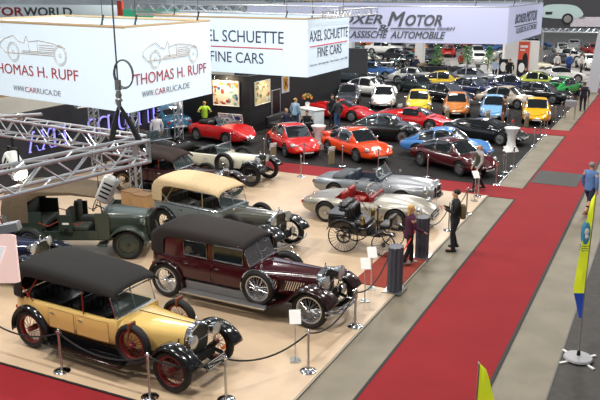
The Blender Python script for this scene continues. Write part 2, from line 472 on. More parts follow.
SFER = dict(x=(-2.1, 2.15), ax=(-1.2, 1.2), r=.32,
    w=[(-2.1, .7), (-1.95, .82), (-1.2, .9), (0, .84), (1.2, .88), (1.9, .78), (2.15, .6)],
    zb=[(-2.1, .4), (-1.9, .24), (-1.2, .16), (1.3, .15), (2.15, .26)],
    zs=[(-2.1, .55), (0, .48), (2.15, .34)],
    zf=[(-2.1, .74), (-1.9, .84), (-1.1, .88), (-.3, .78), (.5, .76), (1.1, .74), (1.7, .56), (2.15, .38)],
    zc=[(-2.1, .74), (-1.8, .82), (-1, .86), (.5, .78), (1.1, .64), (1.8, .48), (2.15, .37)],
    gh=dict(roof=[(-1.7, .84), (-1.1, .97), (-.5, 1.08), (-.1, 1.12), (.2, 1.08), (.6, .93), (1.05, .70)], wb=.74, wt=.5, belt=.78, xf=.1, xr=-.4,
            ws=[(.22, .88)], rw=[(-.95, -.6)], sw=[(-.45, .45)], trim=DARK),
    door=(-.45, .65), lamp=(1.7, .58, .56, .9, .8), tl=(-2.1, .5, .62), mir=(.6, .82, .86), bump=[('front_bumper', 2.16, .32, DARK, 1)], engine_lid=(-1.6, -1.1))
SSL = dict(x=(-2.25, 2.27), ax=(-1.22, 1.18), r=.34,
    w=[(-2.25, .42), (-2.12, .6), (-1.7, .78), (-1.1, .86), (0, .83), (1.1, .87), (1.8, .8), (2.15, .66), (2.27, .5)],
    zb=[(-2.25, .45), (-2.05, .3), (-1.4, .22), (1.4, .22), (2.0, .26), (2.27, .36)],
    zs=[(-2.25, .55), (-1, .55), (1, .55), (2.27, .46)],
    zf=[(-2.25, .54), (-2.0, .66), (-1.5, .78), (-1.0, .82), (-.4, .77), (.5, .79), (1.1, .82), (1.6, .78), (2.0, .68), (2.2, .56), (2.27, .48)],
    zc=[(-2.25, .54), (-2.0, .64), (-1.5, .74), (-.9, .80), (.2, .84), (.8, .80), (1.5, .70), (2.0, .58), (2.27, .48)],
    open=(-1.0, .35, .64), inmat=mat('red_leather', '#8f1712', .4), wheelmat=WHITE, door=(-.7, .3), lamp=(1.93, .66, .70, .35, 1.15), tl=(-2.15, .52, .58), mir=(.5, .8, .98),
    bump=[('front_bumper', 2.32, .42, CHROME, 1), ('rear_bumper', -2.32, .45, CHROME, -1)], grille=(2.26, .42, .46, .22), nsp=10)
SCAB = dict(x=(-2.35, 2.3), ax=(-1.3, 1.25), r=.33,
    w=[(-2.35, .45), (-2.2, .66), (-1.7, .82), (-1, .86), (1, .88), (1.8, .82), (2.15, .72), (2.3, .6)],
    zb=[(-2.35, .48), (-2.1, .32), (-1.4, .24), (1.4, .24), (2.1, .28), (2.3, .4)],
    zs=[(-2.35, .6), (0, .58), (2.3, .56)],
    zf=[(-2.35, .6), (-2.2, .72), (-1.6, .80), (-.9, .84), (0, .84), (1.1, .87), (1.7, .86), (2.15, .80), (2.3, .68)],
    zc=[(-2.35, .6), (-2.2, .70), (-1.5, .79), (-.9, .86), (.4, .9), (.9, .88), (1.6, .82), (2.15, .74), (2.3, .62)],
    open=(-1.15, .42, .66), inmat=mat('grey_blue_leather', '#3d4652', .4), hood='#55585c', door=(-.6, .5), lamp=(2.12, .68, .74, .2, 1.2), tl=(-2.25, .55, .62), mir=(.65, .8, 1.02),
    bump=[('front_bumper', 2.42, .44, CHROME, 1), ('rear_bumper', -2.42, .48, CHROME, -1)], grille=(2.3, .27, .62, .38), nsp=12)
SAST = var(SFER, x=(-2.25, 2.3), r=.34, lamp=(1.95, .62, .6, .6, 1),
    zf=[(-2.1, .8), (-1.9, .92), (-1.1, .95), (-.3, .86), (.5, .84), (1.1, .86), (1.7, .76), (2.3, .48)],
    zc=[(-2.1, .8), (-1.8, .9), (-1, .93), (.5, .88), (1.1, .8), (1.8, .65), (2.3, .45)],
    gh=dict(roof=[(-1.8, .9), (-1.2, 1.08), (-.6, 1.24), (-.1, 1.28), (.3, 1.2), (.7, 1.02), (1.1, .82)], wb=.76, wt=.54, belt=.86, xf=.1, xr=-.4, ws=[(.3, .95)], rw=[(-1.4, -.75)], sw=[(-.9, .6)]),
    engine_lid=None, bump=[], grille=(2.28, .4, .45, .18))
SSED = dict(x=(-2.3, 2.25), ax=(-1.35, 1.3), r=.32,
    w=[(-2.3, .66), (-2.2, .8), (-1.5, .87), (1.5, .87), (2.15, .8), (2.25, .68)],
    zb=[(-2.3, .4), (-2.1, .28), (-1.4, .22), (1.4, .22), (2.1, .26), (2.25, .36)],
    zs=[(-2.3, .6), (2.25, .55)],
    zf=[(-2.3, .78), (-2.2, .9), (-1.3, .94), (1.1, .92), (2.0, .84), (2.25, .68)],
    zc=[(-2.3, .78), (-2.2, .93), (-1.3, .97), (1, .95), (2.0, .85), (2.25, .66)],
    gh=dict(roof=[(-1.75, .9), (-1.2, 1.28), (-.9, 1.38), (-.2, 1.42), (.3, 1.36), (.6, 1.22), (1.0, .92)], wb=.76, wt=.6, belt=.92, xf=.2, xr=-.9,
            ws=[(.42, .9)], rw=[(-1.6, -1.22)], sw=[(-.28, .55), (-1.15, -.34)]),
    door=(-.3, .75), lamp=(2.18, .64, .68, .1), tl=(-2.28, .62, .72), mir=(.75, .9, 1.0), bump=[('front_bumper', 2.36, .46, CHROME, 1), ('rear_bumper', -2.4, .46, CHROME, -1)], grille=(2.22, .42, .66, .2))
# ------------------------------------------------------------------ vintage cars
def vintage(name, label, V, loc, rz, group=None):
    root = thing(name, label, 'vintage car', loc, rz, group)
    L = V.get('L', 3.5); r = V.get('r', .4); tr = V.get('track', 1.42)/2; tw = V.get('tw', .15)
    BP = paint(V['body']); FP = paint(V['fender']); WC = V.get('wheel', STEEL)
    ra, fa = -L/2, L/2
    belt = V.get('belt', 1.14); xc = V.get('cowl', .45); xr = fa+V.get('rad', .02); tail = ra-V.get('tail', .62)
    bw = V.get('bw', .72); hz = V.get('hood_z', belt-.02)
    # chassis
    q = MB(); q.box(((ra+fa)/2, 0, .5), (L+.5, .7, .14)); q.box((ra, 0, r), (.09, 2*tr-.1, .09)); q.box((fa, 0, r), (.08, 2*tr-.1, .08))
    for s in (-1, 1): q.tube([(fa-.5, s*.36, .5), (fa, s*.36, .56), (fa+.42, s*.36, .47)], .04, 6)
    q.box(((xc+fa)/2, 0, .45), (fa-xc, .5, .3))
    q.build('chassis', DARK, root)
    # tub
    fw = interp([(tail, bw*.72), (tail+.15, bw*.88), (ra+.2, bw), (0, bw), (xc, bw*.90)])
    fb = interp([(tail, .72), (tail+.3, .62), (ra+.6, .52), (xc, .52)])
    ft = interp([(tail, belt-V.get('tdrop', .1)), (tail+.3, belt-.02), (0, belt), (xc, belt)])
    def half(x):
        w, b, t = fw(x), fb(x), ft(x)
        return chaikin([(0, b), (.82*w, b), (.93*w, b+.06), (w, b+.3*(t-b)), (w*1.01, t-.2), (w*.985, t-.05), (w*.95, t), (.85*w, t), (0, t)], 1)
    m = MB(); R = []
    for i in range(25):
        x = tail+(xc-tail)*i/24; h = half(x); R.append([(x, y, z) for y, z in h]+[(x, -y, z) for y, z in h[-2:0:-1]])
    m.loft(R, True, True); tub = m.build('body', [BP, DARK], root)
    cs = []
    if V['style'] != 'sedan':
        IM = V.get('inmat', LEATHER); q = MB(); a, b = tail+.28, xc-.12
        q.rbox(((a+b)/2, 0, belt), (b-a, 2*bw-.2, .9), .1); c = q.build('cutter', [IM]); cs.append(c)
    for s in (-1, 1):
        q = MB(); q.lathe([(r+.07, s*(tr-.17)), (r+.07, s*(tr+.4))], 20, (ra, 0, r), 'Y', True); cs.append(q.build('cutter', [DARK]))
    cut(tub, cs)
    if V['style'] != 'sedan':
        for k, x in enumerate([a+.3, min(b-.75, a+1.65)] if V.get('rows', 2) == 2 else [b-.75]):
            q = MB(); q.rbox((x+.2, 0, .85), (.5, 2*bw-.26, .2), .06); q.rbox((x-.1, 0, 1.02), (.18, 2*bw-.26, .5), .07)
            for j in range(7): q.tube([(x-.02, -.5+j*.167, .9), (x+.0, -.5+j*.167, 1.2)], .02, 5)
            q.build('seat', IM, root)
        q = MB(); q.rbox((xc-.1, 0, belt-.06), (.1, 2*bw-.25, .14), .03); q.build('dashboard', mat('wood_dash', '#4a2715', .4), root)
        sx = xc-.45; q = MB()
        q.tube([(sx+.07*math.cos(t), -.3+.2*math.sin(t), belt+.02-.19*math.cos(t)) for t in [2*PI*i/16 for i in range(16)]], .015, 5, True)
        q.tube([(sx, -.5, belt+.02), (sx, -.1, belt+.02)], .012, 5); q.tube([(sx, -.3, belt+.02), (xc, -.3, belt-.2)], .02, 5)
        q.build('steering_wheel', DARK, root)
    # doors
    for s in (-1, 1):
        for (a, b) in V.get('doors', [(-.45, .3), (-1.3, -.5)]):
            q = MB(); g = []
            for i in range(7):
                x = a+(b-a)*i/6; h = half(x); n = len(h)
                col = [(y, z) for y, z in h if z > fb(x)+.05 and y > .9*fw(x)]
                h0 = [(fw(x)*1.0+.004, fb(x)+.12), (fw(x)*1.0+.01, (fb(x)+ft(x))/2), (fw(x)*1.01+.007, ft(x)-.2), (fw(x)*.99+.007, ft(x)-.06)]
                g.append([(x, s*y, z) for y, z in h0])
            q.loft(g, False); d = q.build('door', BP, root)
            e = MB(); e.tube(g[0]+[g[i][3] for i in range(1, 6)]+g[6][::-1]+[g[i][0] for i in range(5, 0, -1)], .003, 4, True); e.build('door_seam', DARK, d)
            q = MB(); q.tube([(a+.08, s*(bw+.04), belt-.15), (a+.2, s*(bw+.045), belt-.15)], .013, 5); q.lathe([(.02, 0), (.02, s*.04)], 8, (a+.14, s*bw, belt-.15), 'Y', True); q.build('handle', CHROME, d)
    if V.get('moulding'):
        for s in (-1, 1):
            q = MB(); q.tube([(tail+.2+(xc-tail-.2)*i/12, s*(fw(tail+.2+(xc-tail-.2)*i/12)*.99+.008), ft(tail+.2+(xc-tail-.2)*i/12)-.03) for i in range(13)], .015, 5); q.build('waist_moulding', V['moulding'], root)
    # bonnet
    hw = V.get('hw', .33); rt = V.get('rad_top', belt+.0); rb = .5
    m = MB(); R = []
    for i in range(13):
        t = i/12; x = xc+(xr-xc)*t; w = (bw*.90)*(1-t**.75)+hw*t**.75; z = belt*(1-t)+rt*t-.01; b = .56
        h = chaikin([(0, b), (w*.97, b), (w, b+.1), (w, z-.24), (w*.93, z-.09), (w*.55, z-.01), (0, z+.012)], 1)
        R.append([(x, y, z_) for y, z_ in h]+[(x, -y, z_) for y, z_ in h[-2:0:-1]])
    m.loft(R, True, True); hood = m.build('hood', paint(V.get('hood', V['body'])), root)
    q = MB(); q.tube([(xc+.03, 0, belt+.01), (xr, 0, rt+.01)], .009, 5); q.build('hood_hinge', CHROME, hood)
    for s in (-1, 1):
        q = MB()
        for k in range(V.get('louvres', 18)):
            t = .15+.72*k/(V.get('louvres', 18)-1); x = xc+(xr-xc)*t; w = (bw*.90)*(1-t**.75)+hw*t**.75
            q.box((x, s*(w+.003), .82), (.018, .012, V.get('lvh', .26)), 0, .35)
        q.build('louvres', V.get('louvre_mat', DARK), hood)
    # radiator
    zz = (rt+rb)/2; hh = (rt-rb)/2+.03
    def outline(k, n=28, p=V.get('radp', 3.2)):
        out = []
        for i in range(n):
            a = 2*PI*i/n; c_, s_ = math.cos(a), math.sin(a)
            out.append(((hw+.02)*k*math.copysign(abs(c_)**(2/p), c_), zz+hh*k*math.copysign(abs(s_)**(2/p), s_)))
        return out
    q = MB(); q.loft([[(xr-.04, y, z) for y, z in outline(1)], [(xr+.07, y, z) for y, z in outline(1)], [(xr+.09, y, z) for y, z in outline(.95)], [(xr+.085, y, z) for y, z in outline(.85)], [(xr+.05, y, z) for y, z in outline(.84)]], True)
    rad = q.build('radiator_shell', V.get('radmat', CHROME), root)
    q = MB(); q.prism([(y, z) for y, z in outline(.86)], .02, Matrix(((0, 0, 1, xr+.045), (1, 0, 0, 0), (0, 1, 0, 0), (0, 0, 0, 1))))
    q.build('grille', V.get('grillemat', mat('radiator_core', '#3c4038', .5, .4)), rad)
    q = MB()
    if V.get('bars', 1):
        for k in range(9): y = -hw*.8+hw*1.6*k/8; q.box((xr+.07, y, zz), (.008, .008, hh*1.55))
        q.build('grille_bars', CHROME, rad)
    q = MB(); q.lathe([(.03, 0), (.035, .05), (.012, .08), (.02, .13), (.001, .15)], 10, (xr+.02, 0, rt+.03)); q.build('radiator_cap', CHROME, rad)
    # fenders
    def sweep(path, yin, yout, nm, s, mt=FP):
        g = []
        for i, (x, z) in enumerate(path):
            a = path[max(i-1, 0)]; b = path[min(i+1, len(path)-1)]; tx, tz = b[0]-a[0], b[1]-a[1]; l = math.hypot(tx, tz) or 1
            nx, nz = -tz/l, tx/l
            if nz < 0 and abs(nz) > .05: pass
            row = []
            for j in range(9):
                t = j/8; y = yin+(yout-yin)*t; drop = .02*(1-t)**2+.065*max(0, (t-.5)/.5)**2.2+(.02 if t < .01 else 0)
                row.append((x-nx*drop, s*y, z-nz*drop))
            g.append(row)
        q = MB(); q.loft(g, False); o = q.build(nm, mt, root); solid(o, .018); return o
    rf = r+.10; yi, yo = V.get('fy', (hw+.10, tr+.17))
    a0, a1 = V.get('farc', (22, 128))
    for s in (-1, 1):
        arc = [(fa+rf*math.cos(math.radians(a)), r+rf*math.sin(math.radians(a))) for a in range(a0, a1, 8)]
        arc = [(x+.13*max(0, (x-fa)/rf)**1.5, z) for x, z in arc]
        ex, ez = arc[-1]; rbx = V.get('rbx', fa-1.15); tail_pts = []
        for i in range(1, 9):
            t = i/8; tail_pts.append((ex+(rbx-ex)*t, ez+(.36-ez)*(t+.28*math.sin(PI*t)*(1-t))))
        path = (arc+tail_pts)[::-1]
        sweep(path, yi, yo, 'front_fender', s)
        arc = [(ra+rf*math.cos(math.radians(a)), r+rf*math.sin(math.radians(a))) for a in range(8, V.get('rarc', 200), 8)][::-1]
        arc += [(ra+rf+.06, .37)]
        sweep(arc, bw*.80, tr+.14, 'rear_fender', s)
        q = MB(); xa, xb = ra+rf+.02, rbx+.1; q.rbox(((xa+xb)/2, s*(bw+.14), .345), (xb-xa, V.get('rbw', .34), .05), .02); q.box(((xa+xb)/2, s*(bw*.9), .45), (xb-xa, .1, .2)); rbd = q.build('running_board', V.get('rbmat', BLACKP), root)
        q = MB(); q.box(((xa+xb)/2, s*(bw+.14+V.get('rbw', .34)/2+.005), .355), (xb-xa, .012, .03))
        q.build('board_trim', V.get('trimmat', CHROME), rbd)
        for x in (ra, fa): wire_wheel(root, (x, s*tr, r), s, r, tw, WC, spokes=V.get('spokes', 22), hub=V.get('hub', CHROME), disc=V.get('disc'))
        if V.get('spare', 1):
            sx = V.get('sx', xc+.42)
            w = wire_wheel(root, (sx, s*(V.get('sy', tr+.02)), V.get('sz', .74)), s, r*.97, tw, WC, 'spare_wheel', spokes=V.get('spokes', 22), hub=V.get('hub', CHROME), disc=V.get('disc'))
            if V.get('strap'):
                q = MB(); q.box((0, s*.01, r*.83), (.05, tw+.03, .2)); q.build('strap', mat('brown_strap', '#7a3b22', .6), w)
            if V.get('spare_ring'):
                q = MB(); q.tube([((r*1.0)*math.cos(t), s*.04, r*1.0*math.sin(t)) for t in [math.radians(10+i*16) for i in range(13)]], .018, 6); q.lathe([(.001, .02), (.05, .0), (.055, -.02)], 12, (.12, s*.0, r*.97+.1), 'X'); q.build('spare_ring', CHROME, w)
        # headlamp
        hl = V.get('lamp', (fa+.08, .36, .98, .14)); k = hl[3]
        q = MB(); q.lathe([(.001, -k*1.2), (k*.5, -k*1.1), (k*.85, -k*.6), (k, 0), (k*1.04, .02), (k*.96, .03)], 18, (hl[0], s*hl[1], hl[2]), 'X'); h = q.build('headlamp', V.get('lampmat', CHROME), root)
        q = MB(); q.lathe([(k*.96, .022), (k*.6, .045), (.001, .055)], 18, (hl[0], s*hl[1], hl[2]), 'X'); q.build('lens', LENS, h)
        if V.get('lamp2'):
            hl = V['lamp2']; k = hl[3]
            q = MB(); q.lathe([(.001, -k), (k*.8, -k*.6), (k, 0), (k*.96, .03)], 16, (hl[0], s*hl[1], hl[2]), 'X'); h = q.build('fog_lamp', CHROME, root)
            q = MB(); q.lathe([(k*.95, .025), (.001, .05)], 16, (hl[0], s*hl[1], hl[2]), 'X'); q.build('lens', LENS, h)
        if V.get('ind'):
            q = MB(); q.ellip((fa+.36, s*.5, .52), (.04, .045, .045), 10, 6); q.tube([(fa+.36, s*.5, .5), (fa+.3, s*.36, .48)], .012, 5); q.build('indicator', AMBER, root)
        q = MB(); q.ellip((tail-.02, s*.5, .75), (.05, .05, .05), 10, 6); q.tube([(tail, s*.5, .75), (tail+.2, s*.45, .7)], .012, 5); q.build('tail_lamp', REDL, root)
    hl = V.get('lamp', (fa+.08, .36, .98, .14))
    q = MB(); q.tube([(hl[0]-.03, -hl[1], hl[2]-hl[3]*.3), (hl[0]-.03, hl[1], hl[2]-hl[3]*.3)], .014, 6)
    for s in (-1, 1): q.tube([(hl[0]-.03, s*hl[1], hl[2]-.1), (hl[0]-.1, s*.4, .6)], .018, 6)
    q.build('lamp_bar', CHROME, root)
    if V.get('bumper', 1):
        for dz in (0, .1)[:V.get('bumper', 1)]:
            q = MB(); xb = fa+r+.22; q.tube([(xb-.22*abs(t)**2.5, t*.84, .42+dz) for t in [-1+i/8 for i in range(17)]], .026, 6)
            if dz == 0:
                for s in (-1, 1): q.tube([(fa+.4, s*.36, .47), (xb-.03, s*.36, .44)], .02, 5)
            q.build('front_bumper', CHROME, root)
    if V.get('plate'):
        q = MB(); q.box((fa+.52, 0, .46), (.015, .66, .15), 0, -.35); p = q.build('number_plate', mat('plate_black', '#15171a', .4), root)
        q = MB(); a, z, w, h = fa+.53, .462, .31, .055
        q.tube([(a+.02, -w, z-h), (a+.02, w, z-h), (a-.02, w, z+h), (a-.02, -w, z+h)], .007, 4, True)
        for i_ in range(9): q.box((a, -.24+i_*.06, z), (.012, .03, .06), 0, -.35); q.build('plate_border', WHITE, p)
        q = MB()
        for s in (-1, 1): q.box((fa+.44, s*.25, .42), (.12, .02, .03))
        q.build('plate_bracket', DARK, p)
    # windscreen
    xw = V.get('xw', xc-.06); th = V.get('ws', (.44, .12)); wwid = bw*.84
    g = [(xw, -wwid, belt), (xw, wwid, belt), (xw-th[1], wwid, belt+th[0]), (xw-th[1], -wwid, belt+th[0])]
    q = MB(); q.loft([[g[0], g[1]], [g[3], g[2]]], False); ws = q.build('windshield', GLASST, root)
    q = MB(); q.tube(g, .018, 6, True); q.tube([(xw, 0, belt), (xw-th[1], 0, belt+th[0])], .01, 5)
    q.build('frame', V.get('wsmat', CHROME), ws)
    if V['style'] in ('open', 'sedan'):
        T = cloth(V['top']); zt = V.get('zt', 1.86); ze = V.get('ze', 1.62); x1 = xw-th[1]+V.get('tx', .10); x0 = tail+V.get('tin', 0)
        q3 = V.get('qx', .55)
        st = [(x0, bw*.80, belt-.02, belt+.22), (x0+.07, bw*.9, belt-.02, belt+.50), (x0+.18, bw*.97, belt-.02, zt-.14), (x0+.34, bw, belt-.02, zt-.03), (x0+q3, bw*1.01, belt-.02, zt), (x0+q3+.02, bw*1.01, (belt+ze)/2+.12, zt), (x0+q3+.14, bw*1.015, ze-.03, zt+.005), (x0+q3+.35, bw*1.02, ze, zt+.01),
              ((x0+x1)/2+.1, bw*1.02, ze, zt), (x1-.45, bw*1.0, ze-.01, zt-.06), (x1-.12, bw*.95, ze-.02, zt-.14), (x1, bw*.92, ze-.03, zt-.2)]
        R = []
        for x, w, e, t in st:
            e = min(e, t-.16)
            h = chaikin([(w, e), (w*1.0, e+.5*(t-.1-e)), (w*.975, t-.1), (w*.86, t-.025), (w*.45, t+.012), (0, t+.02)], 2)
            R.append([(x, y, z) for y, z in h]+[(x, -y, z) for y, z in h[-2::-1]])
        q = MB(); q.loft([R[0]]+R, False)
        # close the back of the hood
        q.loft([R[0], [(x0-.005, y*.98, belt-.05) for x, y, z in R[0]]], False)
        top = q.build('soft_top', T, root, ang=60); solid(top, .02)
        q = MB()
        for i in (4, 8):
            x, w, e, t = st[i]; q.tube([(x, -w*.9, t-.17), (x, -w*.7, t-.09), (x, 0, t-.06), (x, w*.7, t-.09), (x, w*.9, t-.17)], .02, 5)
        for s in (-1, 1):
            if V['style'] == 'open':
                q.tube([(x0+q3+.55, s*bw*.97, ze+.06), (x0+q3+.1, s*bw*.98, belt)], .014, 5); q.tube([(x0+q3+.0, s*bw*.98, belt+.25), (x0+q3+.3, s*bw*.98, belt-.02)], .014, 5)
                q.tube([(-.35+V.get('px', 0), s*bw*.97, ze+.05), (-.35+V.get('px', 0), s*bw*.97, belt)], .016, 5)
        q.build('top_frame', V.get('bowmat', mat('red_brown_bow', '#8a2a1c', .4)), top)
    if V['style'] == 'sedan':
        m = MB(); R = []; xs = tail+.42
        for (x, w) in [(xs, bw*.97), (xs+.4, bw*.985), (xw-.25, bw*.95), (xw-.02, bw*.88)]:
            h = [(w, belt-.03), (w*.985, 1.35), (w*.96, ze+.04), (0, ze+.06)]
            off = 0 if x < xw-.1 else -th[1]
            R.append([(x+off*(z-belt)/th[0]*(1 if z > belt else 0), y, z) for y, z in h]+[(x+off*(z-belt)/th[0]*(1 if z > belt else 0), -y, z) for y, z in h[::-1]])
        m.loft(R, True, True); m.build('cabin', BP, root)
        for s in (-1, 1):
            for (a, b) in V['win']:
                q = MB(); z0, z1 = belt+.06, ze-.02; w = bw*.99
                g = [(a, s*w, z0), (b, s*w, z0), (b, s*(w-.012), z1), (a, s*(w-.012), z1)]
                q.loft([[g[0], g[1]], [g[3], g[2]]], False); p = q.build('side_window', GLASSD, root)
                q = MB(); q.tube(g, .02, 6, True); q.build('frame', CHROME, p)
        q = MB(); e = .012
        g = [(xw+e, -wwid, belt+.03), (xw+e, wwid, belt+.03), (xw-th[1]+e, wwid*.98, belt+th[0]-.02), (xw-th[1]+e, -wwid*.98, belt+th[0]-.02)]
    if V['style'] == 'down':
        q = MB(); q.rbox((tail+.1, 0, belt+.02), (.5, 2*bw-.1, .24), .1); q.build('folded_top', cloth(V['top']), root)
    return root

def jeep(loc, rz):
    root = thing('military_jeep', 'dark green open military jeep with canvas top and no doors', 'military jeep', loc, rz)
    GR = mat('army_green', '#2f3a31', .38, 0, .4); GB = mat('green_bench', '#3a3f36', .7); W = 1.5; L = 2.45; r = .40
    fa, ra = L/2, -L/2
    q = MB(); q.box((0, 0, .5), (3.5, .8, .16)); q.box((fa, 0, .4), (.1, 1.2, .1)); q.box((ra, 0, .4), (.1, 1.2, .1)); q.build('chassis', DARK, root)
    q = MB(); q.box((-.35, 0, .56), (2.6, W-.1, .05))
    for s in (-1, 1):
        q.box((-.25, s*.72, .66), (1.5, .04, .22)); q.box((-1.25, s*.72, .98), (.75, .04, .62)); q.box((-.28, s*.72, .92), (.34, .04, .58)); q.box((.62, s*.70, .9), (.35, .04, .7))
    q.box((-1.62, 0, .95), (.04, W-.04, .72)); q.build('body_tub', GR, root)
    q = MB(); R = []
    for x, w, z in [(.55, .68, 1.24), (.75, .62, 1.24), (1.2, .5, 1.2), (1.62, .42, 1.14), (1.66, .4, 1.1)]:
        h = chaikin([(0, .55), (w, .55), (w, z-.18), (w*.88, z-.04), (0, z)], 2); R.append([(x, y, c) for y, c in h]+[(x, -y, c) for y, c in h[-2:0:-1]])
    q.loft(R, True, True); q.build('hood', GR, root)
    q = MB(); q.rbox((1.69, 0, .84), (.06, .74, .6), .05); g = q.build('radiator_shell', GR, root)
    q = MB()
    for k in range(9): q.box((1.73, -.28+k*.07, .84), (.02, .03, .44))
    q.build('grille_slots', DARK, g)
    for s in (-1, 1):
        for x, r0, nm in ((fa, r+.1, 'front_fender'), (ra, r+.09, 'rear_fender')):
            g = [[(x+r0*math.cos(math.radians(a)), s*y, .4+r0*math.sin(math.radians(a))-dz) for y, dz in ((.46, 0), (.68, 0), (.82, .02), (.85, .06))] for a in range(-2 if nm[0] == 'f' else 5, 178, 8)]
            if nm[0] == 'f': g += [[(fa-r0-.25, s*y, .42) for y in (.46, .68, .82, .85)]]
            q = MB(); q.loft(g, False); o = q.build(nm, GR, root); solid(o, .015)
        for x in (ra, fa): wire_wheel(root, (x, s*.66, r), s, r, .18, GR, disc=1, hub=GR)
        q = MB(); q.lathe([(.001, -.12), (.09, -.08), (.1, 0), (.09, .02)], 14, (1.62, s*.56, .98), 'X'); h = q.build('headlamp', GR, root)
        q = MB(); q.lathe([(.088, .02), (.001, .04)], 14, (1.62, s*.56, .98), 'X'); q.build('lens', LENS, h)
        q = MB(); q.rbox((.02, s*.36, .8), (.45, .48, .16), .05); q.rbox((-.25, s*.36, 1.05), (.12, .48, .55), .05); q.build('seat', GB, root)
        q = MB(); q.tube([(-.45, s*.75, 1.05), (-.7, s*.77, .92), (-.95, s*.75, 1.0)], .014, 5); q.tube([(.15, s*.75, 1.02), (-.0, s*.75, .95), (-.1, s*.75, 1.0)], .014, 5); q.build('safety_strap', mat('red_strap', '#8e3a2a', .6), root)
    q = MB(); q.rbox((-1.1, 0, .85), (.5, 1.3, .18), .06); q.rbox((-1.4, 0, 1.12), (.14, 1.3, .5), .05); q.build('rear_bench', GB, root)
    q = MB(); g = [(.62, -.62, 1.24), (.62, .62, 1.24), (.55, .62, 1.68), (.55, -.62, 1.68)]; q.loft([[g[0], g[1]], [g[3], g[2]]], False); w = q.build('windshield', GLASST, root)
    q = MB(); q.tube(g, .025, 6, True); q.build('frame', GR, w)
    q = MB(); q.tube([(.2+.06*math.cos(t), .36+.2*math.sin(t), 1.2+.18*math.cos(t)) for t in [2*PI*i/16 for i in range(16)]], .014, 5, True); q.tube([(.2, .36, 1.2), (.6, .36, 1.0)], .02, 5); q.build('steering_wheel', DARK, root)
    R = []
    for x, e, t in [(-1.85, .98, 1.5), (-1.8, .98, 1.75), (-1.6, .98, 1.88), (-1.2, .98, 1.93), (-1.18, 1.55, 1.93), (-.9, 1.72, 1.92), (-.1, 1.74, 1.9), (.62, 1.66, 1.76)]:
        h = chaikin([(.74, e), (.76, (e+t)/2), (.74, t-.08), (.5, t), (0, t+.02)], 2); R.append([(x, y, z) for y, z in h]+[(x, -y, z) for y, z in h[-2::-1]])
    q = MB(); q.loft(R, False); q.loft([R[0], [(-1.86, y, .95) for x, y, z in R[0]]], False); t = q.build('canvas_top', cloth('#6f604c'), root, ang=60); solid(t, .02)
    q = MB(); q.box((-.28, -.745, .98), (.16, .006, .05)); q.build('stencil_plate', WHITE, root)
    q = MB(); q.lathe([(.05, 0), (.05, -.02)], 14, (-.28, -.74, .8), 'Y', True); q.build('fuel_cap', DARK, root)
    return root

